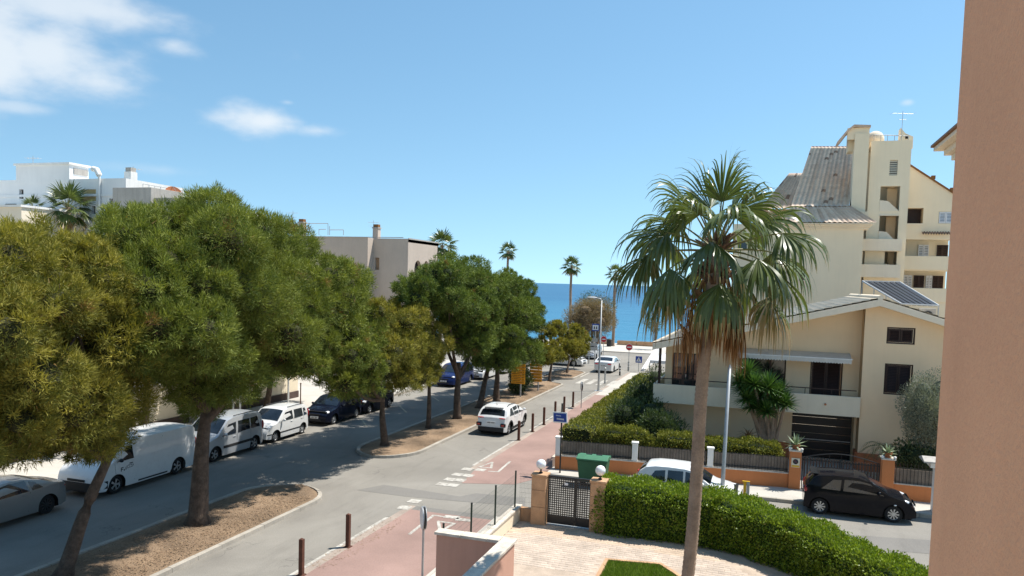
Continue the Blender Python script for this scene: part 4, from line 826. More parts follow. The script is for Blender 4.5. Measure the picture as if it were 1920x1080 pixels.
def pine(label, base, poly, X0, rr, nl, depth, dens, mat, tr=.2, lean=None, fork=None, needle=(.15,.0105), dry=.008, group='stone pines on the planted island'):
    t = thing('pine_tree', label, 'tree', (base[0], base[1], .1), group=group)
    L = crown_lobes(poly, X0, rr[0], rr[1], nl, depth)
    cx = np.mean([q[0] for q in L]); cy = np.mean([q[1] for q in L]); zlo = min(q[2]-q[3] for q in L); zhi = max(q[2] for q in L)
    cos_, fs_, ts_ = [], [], []; off = 0
    for (x, y, z, r) in L:
        sq = np.array([1, 1, random.uniform(.78, .95)]); c0 = np.array([x, y, z]); npf = max(24, int(70*(r/1.0)**2))
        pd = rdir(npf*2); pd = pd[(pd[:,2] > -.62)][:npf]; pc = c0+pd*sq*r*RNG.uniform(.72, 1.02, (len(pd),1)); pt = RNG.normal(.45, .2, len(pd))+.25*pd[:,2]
        ptdry = (RNG.random(len(pd)) < dry)
        m = int(dens*r*r); k = RNG.integers(0, len(pd), m); off_d = rdir(m)
        cc = pc[k]+off_d*(RNG.random((m,1))**.5)*r*.17
        d = unit(off_d*.8+pd[k]*.5+np.array([0,0,.4])+RNG.normal(0,.45,(m,3)))
        # inner foliage thins towards the branches
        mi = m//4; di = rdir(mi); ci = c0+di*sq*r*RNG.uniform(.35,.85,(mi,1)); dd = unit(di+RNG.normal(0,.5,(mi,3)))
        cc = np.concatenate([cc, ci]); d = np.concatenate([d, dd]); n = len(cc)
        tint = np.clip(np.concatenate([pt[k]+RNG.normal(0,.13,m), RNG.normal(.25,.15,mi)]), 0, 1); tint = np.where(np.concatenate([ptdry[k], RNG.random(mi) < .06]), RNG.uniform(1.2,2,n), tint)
        co, f = blades(cc, d, needle[0]*RNG.uniform(.6,1.3,n), needle[1]*RNG.uniform(.7,1.4,n)); cos_.append(co); fs_.append(f+off); ts_.append(tint); off += len(co)
    npmesh('crown', np.concatenate(cos_), np.concatenate(fs_), M(mat), t, np.concatenate(ts_))
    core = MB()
    for (x, y, z, r) in L: core.ball((x,y,z), (r*.42,r*.42,r*.36), 10, 7)  # solid dark balls, the crown's inner shade put into their colour
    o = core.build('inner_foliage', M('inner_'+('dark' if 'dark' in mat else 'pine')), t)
    # trunk and limbs
    lean = lean or (cx, cy, zlo+.35*(zhi-zlo)); b = Vector((base[0], base[1], .05)); tp = Vector(lean); pts = []; rad = []
    for i in range(11):
        u = i/10; p = b.lerp(tp, u); p += Vector((.06*math.sin(u*5+base[1]), .07*math.sin(u*4.3+base[0]*2), 0))*u; pts.append(tuple(p)); rad.append(tr*(1.0-.5*u)+tr*.45*max(0, 1-u*9)**2)
    tk = MB().tube(pts, rad, 14); tk.build('trunk', M('bark'), t, smooth=True)
    lm = MB(); top = Vector(fork) if fork else Vector(pts[10]); K = 4 if len(L) > 22 else 3; az0 = random.uniform(0, 6.28); groups = {}
    for q in L:
        a = (math.atan2(q[1]-cy, q[0]-cx)-az0) % (2*math.pi); groups.setdefault(int(a/(2*math.pi)*K) % K, []).append(q)
    for g in groups.values():
        c = Vector((np.mean([q[0] for q in g]), np.mean([q[1] for q in g]), np.mean([q[2] for q in g])*.6+zhi*.25+zlo*.15)); s0 = top if fork or random.random() < .6 else Vector(pts[9]); a = tr*.52; mp_ = []
        for k in range(7):
            u = k/6; p = s0.lerp(c, u); p += Vector((0,0,-.12*math.sin(math.pi*u)*(c-s0).length)) + Vector((random.uniform(-.09,.09), random.uniform(-.09,.09), 0))*(k > 0); mp_.append(p)
        lm.tube([tuple(p) for p in mp_], [a*(1-.11*k) for k in range(7)], 9, False)
        for (x, y, z, r) in g:
            e = Vector((x, y, z)); b_ = min(mp_[3:], key=lambda p: (p-e).length); m_ = b_.lerp(e, .5)+Vector((random.uniform(-.15,.15), random.uniform(-.15,.15), -.1)); lm.tube([tuple(b_), tuple(m_), tuple(e)], [a*.3, a*.22, .012], 5, False)
            for k in range(2):
                q = e+Vector(rdir(1)[0])*r*.8; lm.tube([tuple(e), tuple(e.lerp(q,.5)), tuple(q)], [a*.16,a*.1,.006], 4, False)
    lm.build('limbs', M('bark'), t, smooth=True)
    return t
pm('inner_pine', (.035,.036,.012), 1, .3, 6, 30, .6); pm('inner_dark', (.020,.030,.010), 1, .3, 6, 30, .6); pm('inner_hedge', (.022,.045,.008), 1, .3, 6, 30, .6)  # core colours: the shade inside crowns and hedges is painted in
DN = 5300
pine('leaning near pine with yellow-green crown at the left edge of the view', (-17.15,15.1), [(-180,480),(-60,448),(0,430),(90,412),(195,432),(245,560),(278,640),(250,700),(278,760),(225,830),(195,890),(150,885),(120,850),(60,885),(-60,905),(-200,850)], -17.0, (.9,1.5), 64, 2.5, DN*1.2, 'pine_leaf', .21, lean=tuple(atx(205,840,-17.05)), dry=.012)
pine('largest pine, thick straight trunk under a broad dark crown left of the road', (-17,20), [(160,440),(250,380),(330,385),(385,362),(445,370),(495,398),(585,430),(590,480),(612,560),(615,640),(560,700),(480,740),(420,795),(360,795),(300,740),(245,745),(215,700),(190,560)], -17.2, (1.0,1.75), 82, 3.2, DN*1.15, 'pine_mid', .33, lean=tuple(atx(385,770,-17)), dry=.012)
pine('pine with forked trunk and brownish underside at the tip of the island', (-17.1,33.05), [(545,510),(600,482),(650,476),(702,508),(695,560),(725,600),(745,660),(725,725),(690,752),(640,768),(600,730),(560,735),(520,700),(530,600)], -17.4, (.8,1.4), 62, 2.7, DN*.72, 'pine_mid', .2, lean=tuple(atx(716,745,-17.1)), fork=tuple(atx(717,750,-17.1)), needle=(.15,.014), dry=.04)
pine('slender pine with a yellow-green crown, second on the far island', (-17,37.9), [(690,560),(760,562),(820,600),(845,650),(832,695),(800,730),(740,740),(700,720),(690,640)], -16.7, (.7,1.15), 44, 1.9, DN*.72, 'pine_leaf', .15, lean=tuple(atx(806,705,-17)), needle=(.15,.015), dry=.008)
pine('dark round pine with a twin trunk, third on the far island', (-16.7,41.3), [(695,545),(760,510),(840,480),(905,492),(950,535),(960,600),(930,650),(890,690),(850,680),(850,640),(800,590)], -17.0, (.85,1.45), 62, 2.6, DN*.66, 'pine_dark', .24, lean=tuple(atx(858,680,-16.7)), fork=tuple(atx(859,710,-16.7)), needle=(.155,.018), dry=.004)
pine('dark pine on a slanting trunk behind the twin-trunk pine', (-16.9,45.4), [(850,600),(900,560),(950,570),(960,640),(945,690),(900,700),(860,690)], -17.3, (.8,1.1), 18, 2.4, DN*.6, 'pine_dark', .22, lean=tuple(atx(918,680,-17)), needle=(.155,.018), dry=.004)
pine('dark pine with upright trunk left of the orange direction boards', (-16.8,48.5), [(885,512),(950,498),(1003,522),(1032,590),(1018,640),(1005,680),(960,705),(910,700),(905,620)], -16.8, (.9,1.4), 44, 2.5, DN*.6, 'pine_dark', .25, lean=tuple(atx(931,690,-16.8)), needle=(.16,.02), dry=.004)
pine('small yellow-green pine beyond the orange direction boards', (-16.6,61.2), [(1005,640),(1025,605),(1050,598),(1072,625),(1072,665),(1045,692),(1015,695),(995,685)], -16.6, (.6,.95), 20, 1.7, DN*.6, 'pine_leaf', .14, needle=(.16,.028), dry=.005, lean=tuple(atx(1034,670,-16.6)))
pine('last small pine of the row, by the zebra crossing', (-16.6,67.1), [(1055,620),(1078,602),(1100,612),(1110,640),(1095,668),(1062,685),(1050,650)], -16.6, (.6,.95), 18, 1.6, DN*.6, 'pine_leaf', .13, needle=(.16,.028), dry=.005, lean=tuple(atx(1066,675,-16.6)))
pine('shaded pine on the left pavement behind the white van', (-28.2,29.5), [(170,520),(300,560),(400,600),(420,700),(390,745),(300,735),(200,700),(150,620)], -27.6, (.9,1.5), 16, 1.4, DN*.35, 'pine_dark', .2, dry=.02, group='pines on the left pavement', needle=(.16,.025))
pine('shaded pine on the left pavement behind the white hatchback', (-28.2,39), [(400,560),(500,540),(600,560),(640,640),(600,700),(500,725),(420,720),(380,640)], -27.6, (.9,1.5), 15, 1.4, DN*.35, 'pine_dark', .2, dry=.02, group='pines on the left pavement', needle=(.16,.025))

# ------------------------------------------------ hedges and shrubs
def hedge(name, label, path, wdt, hgt, n, mat, inner, z0=0, leaf=(.07,.022), cat='hedge', rough=.10, top_light=.35, group=None):
    """path: centre line; hgt: heights along it; leaves over the whole skin of a clipped section"""
    t = thing(name, label, cat, (path[0][0], path[0][1], z0), group=group); P = np.array(path, float); H_ = np.array(hgt if hasattr(hgt,'__len__') else [hgt]*len(P)); W_ = np.array(wdt if hasattr(wdt,'__len__') else [wdt]*len(P))
    seg = np.linalg.norm(np.diff(P, axis=0), axis=1); cum = np.concatenate([[0], np.cumsum(seg)])
    u = RNG.random(n)*cum[-1]; ends = RNG.random(n) < .05; u = np.where(ends, np.where(RNG.random(n) < .5, 0, cum[-1]), u)
    x = np.interp(u, cum, P[:,0]); y = np.interp(u, cum, P[:,1]); h = np.interp(u, cum, H_); w = np.interp(u, cum, W_)
    e = .25; tx = np.interp(np.clip(u+e,0,cum[-1]), cum, P[:,0])-np.interp(np.clip(u-e,0,cum[-1]), cum, P[:,0]); ty = np.interp(np.clip(u+e,0,cum[-1]), cum, P[:,1])-np.interp(np.clip(u-e,0,cum[-1]), cum, P[:,1])
    l = np.hypot(tx, ty)+1e-9; nx, ny = -ty/l, tx/l; tx /= l; ty /= l
    per = 2*h+w; s = RNG.random(n)*per                                             # position round the section: side, top, side
    a = np.where(s < h, -w/2, np.where(s < h+w, s-h-w/2, w/2)); zz = np.where(s < h, s, np.where(s < h+w, h, per-s))
    a = np.where(ends, RNG.uniform(-.5,.5,n)*w, a); zz = np.where(ends, RNG.random(n)*h, zz)
    sd = np.where(s < h, -1, np.where(s < h+w, 0, 1)); on = np.stack([nx*sd, ny*sd, (sd == 0)*1.0], 1); on = np.where(ends[:,None], np.stack([np.where(u < .1,-tx,tx), np.where(u < .1,-ty,ty), 0*tx], 1), on)
    bulge = rough*(np.sin(u*2.3+zz*3)*.5+np.sin(u*5.1-zz*4.3+a*3)*.5)+RNG.normal(0, rough*.45, n)
    # rounded shoulders
    cr = np.clip((zz/h-.8)/.2, 0, 1)*np.clip((np.abs(a)/(w/2)-.72)/.28, 0, 1); 
    c = np.stack([x+nx*a, y+ny*a, z0+zz], 1)+on*bulge[:,None]-np.stack([nx*np.sign(a), ny*np.sign(a), np.ones(n)], 1)*(cr*.1)[:,None]
    d = unit(on*.8+rdir(n)*.9+np.array([0,0,.45])); co, f = leaves(c, d, leaf[0]*RNG.uniform(.7,1.35,n), leaf[1]*RNG.uniform(.7,1.3,n))
    tint = np.clip(RNG.normal(.42,.22,n)+top_light*(zz/h > .9)*RNG.random(n), 0, 1); tint = np.where(RNG.random(n) < .008, 1.6, tint)  # leaves on top are tinted lighter, sunlight put into their colour
    npmesh('leaves', co, f, M(mat), t, np.concatenate([tint, tint]))
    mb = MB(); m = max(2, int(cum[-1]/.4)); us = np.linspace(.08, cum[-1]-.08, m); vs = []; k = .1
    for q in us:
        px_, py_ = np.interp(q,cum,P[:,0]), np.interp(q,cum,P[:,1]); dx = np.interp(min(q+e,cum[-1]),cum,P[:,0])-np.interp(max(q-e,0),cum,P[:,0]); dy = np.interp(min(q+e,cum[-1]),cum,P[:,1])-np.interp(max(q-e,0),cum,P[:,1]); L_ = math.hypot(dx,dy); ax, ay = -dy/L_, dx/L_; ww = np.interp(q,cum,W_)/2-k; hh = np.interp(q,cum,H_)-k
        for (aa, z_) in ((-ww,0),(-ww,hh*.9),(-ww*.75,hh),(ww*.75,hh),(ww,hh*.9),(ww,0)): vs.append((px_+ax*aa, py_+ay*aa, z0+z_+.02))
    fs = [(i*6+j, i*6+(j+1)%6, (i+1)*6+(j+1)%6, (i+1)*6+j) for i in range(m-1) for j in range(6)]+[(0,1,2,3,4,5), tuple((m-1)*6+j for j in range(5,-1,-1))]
    mb.add(vs, fs).build('inner_foliage', M(inner), t); return t  # solid dark core closes the gaps, inner shade put into its colour
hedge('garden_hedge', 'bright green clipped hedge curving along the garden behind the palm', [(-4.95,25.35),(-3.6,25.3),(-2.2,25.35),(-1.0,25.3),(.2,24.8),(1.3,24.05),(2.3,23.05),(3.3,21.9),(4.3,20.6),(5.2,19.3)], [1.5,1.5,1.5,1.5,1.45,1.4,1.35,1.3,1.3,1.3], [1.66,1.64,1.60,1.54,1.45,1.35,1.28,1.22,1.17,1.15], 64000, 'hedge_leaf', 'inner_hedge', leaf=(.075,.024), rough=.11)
hedge('clipped_hedge', 'long dark clipped hedge along the street beside the red lane', [(-7.75,33.4),(-7.75,38),(-7.75,43),(-7.8,48),(-7.85,53),(-7.85,56.5)], 1.5, [1.75,1.7,1.75,1.7,1.75,1.7], 42000, 'hedge_dark', 'inner_dark', leaf=(.08,.026), rough=.10, z0=.02, top_light=.6)
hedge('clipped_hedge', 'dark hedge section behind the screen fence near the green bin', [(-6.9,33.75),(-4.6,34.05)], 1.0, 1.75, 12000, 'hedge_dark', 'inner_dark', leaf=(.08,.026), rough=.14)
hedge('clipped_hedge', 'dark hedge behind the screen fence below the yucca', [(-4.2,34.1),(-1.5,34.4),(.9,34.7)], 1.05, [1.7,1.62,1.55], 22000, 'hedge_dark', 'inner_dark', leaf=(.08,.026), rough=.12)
def bush(name, label, c, r, n, mat, inner='inner_dark', leaf=(.16,.022), up=.5, cat='shrub', stems=7, group=None, core=.55, z0=0):
    t = thing(name, label, cat, (c[0], c[1], z0), group=group); r = np.array(r); nb = 16
    sub = np.array(c)+rdir(nb)*r*.55*np.array([1,1,.9]); sr = RNG.uniform(.42,.62,nb); k = RNG.integers(0,nb,n); d0 = rdir(n); p = sub[k]+d0*r*sr[k][:,None]*RNG.uniform(.6,1.05,(n,1)); ok = p[:,2] > z0+.05; p, d0 = p[ok], d0[ok]; n = len(p)
    d = unit(d0*.9+rdir(n)*.6+np.array([0,0,up])); co, f = leaves(p, d, leaf[0]*RNG.uniform(.6,1.3,n), leaf[1]*RNG.uniform(.7,1.3,n)); ti = np.clip(RNG.normal(.45,.22,n),0,1); npmesh('leaves', co, f, M(mat), t, np.concatenate([ti,ti]))
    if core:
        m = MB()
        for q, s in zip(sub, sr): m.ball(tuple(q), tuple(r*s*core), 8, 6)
        m.build('inner_foliage', M(inner), t)  # solid cores, darker than the leaves, added to close the gaps
    m = MB()
    for k in range(stems): q = sub[k % nb]; m.tube([(c[0]+random.uniform(-.1,.1), c[1]+random.uniform(-.1,.1), z0), tuple((np.array([c[0],c[1],z0])+q)/2), tuple(q)], [.035,.025,.012], 5, False)
    m.build('stems', M('thin_bark'), t); return t
bush('oleander', 'dark oleander bush filling the garden corner behind the street hedge', (-5.6,37.2,1.5), (1.5,1.9,1.55), 9000, 'oleander', leaf=(.17,.022)); bush('oleander', 'oleander bush below the left end of the balcony', (-4.4,36.2,1.3), (1.2,1.1,1.3), 6500, 'oleander', leaf=(.17,.022)); bush('oleander', 'oleander bush farther up the street behind the long hedge', (-5.9,42.5,1.6), (1.2,2.5,1.75), 7000, 'oleander', leaf=(.18,.025))
bush('oleander', 'dark shrub at the far end of the street hedge', (-6.2,49.5,1.5), (1.2,2.5,1.6), 5000, 'oleander', leaf=(.18,.028))
bush('broadleaf_shrub', 'dark green shrub behind the left orange direction board', (-16.55,52.6,1.15), (.95,1.0,1.1), 5200, 'oleander', leaf=(.17,.03))
bush('broadleaf_shrub', 'dark thicket beneath the olive tree by the right gate pillar', (6.6,36.1,1.1), (1.1,.8,1.1), 4500, 'oleander', leaf=(.13,.025)); bush('broadleaf_shrub', 'small sparse shrub behind the middle of the screen fence', (-4.4,33.65,1.1), (.5,.3,.7), 1800, 'hedge_dark', leaf=(.09,.02), core=.3)
pm('inner_olive', (.11,.12,.085), 1, .3, 4, 25, .5)
# olive tree
t = bush('olive_tree', 'silvery olive tree in front of the house at the pink wall', (7.0,36.4,3.3), (1.45,1.3,2.0), 30000, 'olive', 'inner_olive', leaf=(.085,.013), cat='tree', stems=9, core=.5)
# tamarisk
def airy(label, c, r, n, mat, trunk_h, name='tamarisk_tree', leaf=(.3,.02), core=.4):
    t = bush(name, label, c, r, n, mat, 'inner_tam', leaf=leaf, up=.2, cat='tree', stems=10, core=core); MB().tube([(c[0],c[1],0),(c[0]+.1,c[1],trunk_h*.6),(c[0],c[1],c[2])], [.2,.16,.1], 8).build('trunk', M('thin_bark'), t, smooth=True); return t
pm('inner_tam', (.17,.12,.07), 1, .3, 3, 20, .5)
q = aty(1110,596,86); airy('dry brown round tamarisk tree on the seafront', (q[0],86,q[2]), (3.0,2.6,2.35), 26000, 'tamarisk', 2.6); q = aty(1122,560,94); airy('dark leafless tree top showing above the brown tamarisk', (q[0],94,q[2]-.6), (2.6,2.0,1.7), 2600, 'oleander', 3, 'seafront_tree', (.22,.03), .0)
q = aty(1228,622,99); airy('thin dark seafront tree beside the white tent', (q[0],99,q[2]+1.2), (1.6,1.4,1.2), 1500, 'oleander', 2.2, 'seafront_tree', (.22,.03), 0)

# ------------------------------------------------ palms
def fan_frond(az, el, lp, R, nseg, droop, spread, age, fold=.35, gstart=.45, steps=8, tipdry=.3, wseg=1.0, pd=None):
    """one fan leaf from the hub: petiole then pleated blade whose segment tips hang down. returns arrays (local to hub)"""
    ca, sa = math.cos(az), math.sin(az); t = np.array([ca*math.cos(el), sa*math.cos(el), math.sin(el)]); pts = [np.zeros(3)]; d = t.copy()
    pd = droop if pd is None else pd
    for i in range(6):
        d = d+np.array([0,0,-pd*.10*(1+i*.35)]); d /= np.linalg.norm(d); pts.append(pts[-1]+d*lp/6)
    tip = pts[-1]; b = np.cross(d, [0,0,1.]); b /= np.linalg.norm(b)+1e-9; nrm = np.cross(b, d); co = []; fs = []; ti = []
    phis = np.linspace(-spread, spread, nseg); dphi = phis[1]-phis[0]; base_t = np.clip(random.gauss(.45,.16), .05, .95)
    for j, ph in enumerate(phis):
        Ls = R*(1-.30*(abs(ph)/spread)**2)*random.uniform(.9,1.08); v = math.cos(ph)*d+math.sin(ph)*b+nrm*(-fold*abs(math.sin(ph))*.8+random.uniform(-.03,.03)); v /= np.linalg.norm(v); p = tip-d*.04*R; k0 = len(co); dd = v.copy(); gz = droop*random.uniform(.75,1.3); dryf = 0 if age <= 0 else min(1.05, age*random.uniform(.35,1.5))
        side = np.cross(dd, nrm); side /= np.linalg.norm(side)+1e-9; tw = (.33 if j % 2 else -.33)
        for s in range(steps+1):
            r = s/steps; w = (Ls*r*dphi*.58*wseg if r < .5 else Ls*.5*dphi*.58*wseg*(1-(r-.5)/.5)**1.1)+.0025
            sv = side*math.cos(tw)+np.cross(dd, side)*math.sin(tw); co.append(p-sv*w); co.append(p+sv*w)
            g = 0 if r < gstart else (r-gstart)/(1-gstart); dd = dd+np.array([random.uniform(-.03,.03),random.uniform(-.03,.03),-gz*(.06+1.1*g**1.1)]); dd /= np.linalg.norm(dd); p = p+dd*Ls/steps
            side = side-dd*np.dot(side, dd); side /= np.linalg.norm(side)+1e-9
            if s < steps:
                fs.append((k0+2*s, k0+2*s+1, k0+2*s+3, k0+2*s+2)); tt = base_t+random.uniform(-.1,.1)
                if r > 1-tipdry*random.uniform(.4,1.2): tt = random.uniform(1.1,1.7)
                if r > 1-dryf: tt = max(tt, 1.12+.7*min(1, (r-1+dryf)/.3)*random.uniform(.6,1))
                ti.append(tt)
    pet = MB().tube([tuple(q) for q in pts], [.035,.03,.026,.022,.019,.016,.013], 5)
    return np.array(co), np.array(fs), np.array(ti), pet
def palm_trunk(base, hub, r0, r1, parent, ring=.11, n=14):
    b = Vector(base); h = Vector(hub); L = (h-b).length; k = int(L/ring*2); pts = []; rad = []
    for i in range(k+1):
        u = i/k; p = b.lerp(h, u); p += Vector((.05*math.sin(u*6), .05*math.sin(u*4+1), 0))*math.sin(math.pi*u); pts.append(tuple(p)); rad.append((r0+(r1-r0)*u)*(1.0 if i % 2 else .93)*random.uniform(.985,1.015)+.09*max(0,1-u*12)**2)
    MB().tube(pts, rad, n).build('trunk', M('palm_bark'), parent, smooth=True, angle=60)
def palm(label, base, hub, r0, r1, fronds, petm='petiole', detail=1, group=None, name='fan_palm', skirt=0):
    t = thing(name, label, 'palm tree', base, group=group); palm_trunk(base, (hub[0],hub[1],hub[2]+.1), r0, r1, t, .11 if detail else .3, 14 if detail else 8)
    h = np.array(hub)
    for kw in fronds:
        dry = kw.pop('dry', False); co, f, ti, pet = fan_frond(**kw); fr = npmesh('frond', co+h, f, M('dry_leaf' if dry else 'palm_leaf'), t, np.clip(ti,0,1) if dry else ti)
        pet.v = [(v[0]+h[0], v[1]+h[1], v[2]+h[2]) for v in pet.v]
        if detail: pet.build('petiole', M('dry_stalk' if dry else petm), fr, smooth=True)
        else: pet.build('petiole', M(petm), fr)
    if detail:
        m = MB()
        for k in range(60):
            a = random.uniform(0, 6.28); z = random.uniform(-.7,.25); r = r1*1.05; d = Vector((math.cos(a), math.sin(a), .9)).normalized(); p = Vector((h[0]+math.cos(a)*r*.9, h[1]+math.sin(a)*r*.9, h[2]+z)); m.tube([tuple(p), tuple(p+d*.18), tuple(p+d*.34+Vector((math.cos(a),math.sin(a),0))*.06)], [.05,.04,.015], 5)
        m.build('leaf_bases', M('leaf_base'), t)
    return t
pm('petiole', (.16,.15,.045), .5, .2, 3, 20, .1); pm('dry_stalk', (.26,.14,.06), .8, .2, 3, 20, .1); pm('leaf_base', (.13,.075,.045), .95, .35, 5, 30, .4)
random.seed(21)
FR = []; GA = math.pi*(3-math.sqrt(5))
hub = (-1.03, 17.0, 8.98)
NF = 27
for i in range(NF):
    u = i/(NF-1); el = math.radians(84-112*u**.85); az = i*GA+random.uniform(-.25,.25)
    lp = (1.08+.34*min(1,u*2.0))*random.uniform(.85,1.12); FR.append(dict(az=az, el=el, lp=lp, R=random.uniform(1.2,1.5)*(.86+.14*min(1,u*2.5)), nseg=40, droop=.55+.75*min(1,u*1.3), pd=.08+.34*u, spread=math.radians(104 if u > .1 else 60), age=0 if u < .66 else min(.9,(u-.66)*2.2)*random.uniform(.0,1), fold=.45+.5*u, gstart=.38-.14*u, tipdry=.05+.36*u*u))
for i in range(13):
    az = i*GA*1.3+.4; FR.append(dict(az=az, el=math.radians(-42-random.uniform(0,28)), lp=random.uniform(.85,1.2), R=1.3, nseg=30, droop=1.0, spread=math.radians(80), age=1, fold=1.4, gstart=.1, tipdry=1, dry=True))
for az, lp, el in ((math.radians(18.1+180), 1.75, -62), (math.radians(18.1), 1.75, -64), (math.radians(205), 1.6, -66), (math.radians(2), 1.6, -68)):
    FR.append(dict(az=az, el=math.radians(el), lp=lp, R=1.15, nseg=30, droop=1.6, pd=.25, spread=math.radians(58), age=1, fold=2.4, gstart=.02, tipdry=1, dry=True))
palm('tall fan palm in our garden with drooping fronds and dead brown leaves', (-1.42,17.0,0), hub, .150, .135, FR, name='fan_palm')
def far_palm(label, base, hz_, crown, n=26, r=.2, grp='distant fan palms by the sea', skirt=5, nseg=16):
    fr = []
    for i in range(n):
        u = i/(n-1); fr.append(dict(az=i*GA+random.uniform(-.2,.2), el=math.radians(80-118*u), lp=crown*.42*random.uniform(.9,1.1), R=crown*.46*random.uniform(.9,1.1), nseg=nseg, droop=.22+.3*u, spread=math.radians(95), age=.0 if u < .8 else .5, fold=.5, gstart=.5, steps=5, tipdry=.1+.2*u, wseg=1.25))
    for i in range(skirt): fr.append(dict(az=i*1.3, el=math.radians(-60), lp=crown*.28, R=crown*.4, nseg=12, droop=1., spread=math.radians(70), age=1, fold=1.5, gstart=.1, steps=4, tipdry=1, wseg=1.4, dry=True))
    return palm(label, base, hz_, r, r*.75, fr, detail=0, group=grp)
def at_palm(px, py, Y): q = aty(px, py, Y); return (q[0], Y, q[2])
for (px, py, Y, cr, lab, sk, n) in ((953,472,102,1.95,'distant fan palm rising behind the dark round pines, left one at the sea',1,22),(1072,500,102,2.05,'distant fan palm on the seafront left of the brown tamarisk',1,22),(1154,514,101,1.9,'distant fan palm half hidden by the big palm fronds',1,18),(829,462,84,2.7,'shaggy fan palm beside the beige concrete block',8,24),(128,392,35,2.0,'bright fan palm in front of the white block above the pines',4,24),(60,392,34,1.1,'small fan palm left of the bright one above the pines',1,12)):
    h = at_palm(px, py, Y); far_palm(lab, (h[0],Y,0), h, cr, n, .22 if Y > 50 else .2, skirt=sk, nseg=16 if Y > 50 else 22, grp='distant fan palms by the sea' if Y > 50 else 'fan palms behind the pines')
# ------------------------------------------------ yucca, agaves, small palm
def rosette(c, n, L, w, mat, parent, name='leaf_rosette', up=.4, droop=.25, join=True):
    cos_, fs_, ts_ = [], [], []; k0 = 0
    for i in range(n):
        az = i*GA; el = math.radians(80-100*(i/n)); d = np.array([math.cos(az)*math.cos(el), math.sin(az)*math.cos(el), math.sin(el)]); s = np.cross(d, [0,0,1.]); s /= np.linalg.norm(s)+1e-9; p = np.array(c, float); l = L*random.uniform(.85,1.1); tt = np.clip(random.gauss(.5,.2),0,1)
        for k in range(6):
            r = k/5; ww = w*(1-r**2.2)*(.7+.6*min(1,r*3))+.002; cos_ += [p-s*ww, p+np.array([0,0,-ww*.5]), p+s*ww]; d = d+np.array([0,0,-droop*.25]); d /= np.linalg.norm(d); p = p+d*l/5
        for k in range(5):
            b = k0+3*k; fs_ += [(b,b+1,b+4,b+3),(b+1,b+2,b+5,b+4)]; ts_ += [tt,tt]
        k0 += 18
    return npmesh(name, np.array(cos_), np.array(fs_), M(mat), parent, np.array(ts_))
t = thing('yucca', 'bushy green yucca with several leaf heads against the balcony', 'plant', (1.0,36.6,0))
for px, py, Y, L in ((1402,700,36.6,.75),(1395,728,36.4,.7),(1440,728,36.3,.85),(1452,752,36.2,.75),(1425,742,36.8,.8),(1410,762,36.3,.6),(1462,738,36.6,.7),(1400,748,36.1,.7),(1472,758,36.2,.65),(1437,772,36.0,.7),(1388,716,36.3,.6),(1415,722,36.0,.7)):
    q = aty(px, py, Y); rosette(q, 120, L*1.05, .034, 'yucca', t, droop=.3); MB().tube([(.6,36.6,0),((q[0]+.6)/2,36.6,q[2]*.55),tuple(q)], [.10,.08,.06], 7).build('stem', M('palm_bark'), t)
t2 = rosette((aty(1405,775,36.2)[0],36.2,1.45), 50, .7, .025, 'dry_leaf', t, droop=1.2, name='dry_leaves')
t = thing('small_palm', 'low dark palm beside the house below the olive tree', 'palm tree', (5.3,36.6,0)); MB().tube([(5.3,36.6,0),(5.3,36.6,1.5)], [.13,.1], 8).build('trunk', M('bark'), t)
for i in range(13):
    az = i*GA; pts = []; d = Vector((math.cos(az), math.sin(az), 1.0-.05*i)).normalized(); p = Vector((5.3,36.6,1.5)); cos_ = []; fs_ = []; ts_ = []; k0 = 0
    for k in range(14):
        d = (d+Vector((0,0,-.13))).normalized(); p = p+d*.085; s = d.cross(Vector((0,0,1))).normalized()
        for sg in (-1,1):
            e = (s*sg+d*.6+Vector((0,0,-.25))).normalized()*.38*math.sin(math.pi*(k+2)/17); cos_ += [tuple(p), tuple(p+e*.5+d*.02), tuple(p+e), tuple(p+e*.5-d*.02)]; fs_.append((k0,k0+1,k0+2,k0+3)); ts_.append(random.uniform(.1,.6)); k0 += 4
    npmesh('frond', np.array(cos_), np.array(fs_), M('palm_leaf'), t, np.array(ts_))

# ================================================================== VEHICLES
def paint(name, col, metal=0.0, rough=.32):
    if name in MATS: return MATS[name]
    m, t, p, _ = nodes(name); c = ramp(t, noise(t, 2.0, 4, coord='obj'), [(.3, tuple(x*.93 for x in col)), (.7, col)])
    d = noise(t, 9, 5, .7, coord='obj'); c = mixc(t, ramp(t, d, [(.5,0),(.85,.22 if max(col) > .3 else .025)]), c, (.30,.27,.23)); t.links.new(c, p.inputs['Base Color'])
    p.inputs['Metallic'].default_value = metal; t.links.new(ramp(t, d, [(.4,rough),(.8,rough+.2)]), p.inputs['Roughness']); dk = max(col) < .3; p.inputs['Coat Weight'].default_value = .12 if dk else .7; p.inputs['Coat Roughness'].default_value = .03; p.inputs['Specular IOR Level'].default_value = .12 if dk else .5; MATS[name] = m; return m
paint('paint_white', (.74,.74,.73)); paint('paint_silver', (.30,.295,.285), .5, .35); paint('paint_pale_silver', (.52,.54,.56), .4, .35); paint('paint_black', (.006,.0065,.010), .0, .12); paint('paint_blue_black', (.006,.008,.018), .0, .12); paint('paint_blue', (.014,.028,.11), .2, .25)
pm('tyre', (.018,.018,.019), .9, .15, 8, 40, .2, coord='obj'); pm('rim_silver', (.52,.53,.54), .38, .06, 5, 40, .05, metal=.8, coord='obj'); pm('rim_dark', (.05,.05,.052), .4, .08, 5, 40, .05, metal=.6, coord='obj'); pm('black_trim', (.02,.02,.021), .7, .1, 5, 40, .1, coord='obj'); pm('under', (.006,.006,.006), 1, .1, 3, 20, 0, coord='obj')
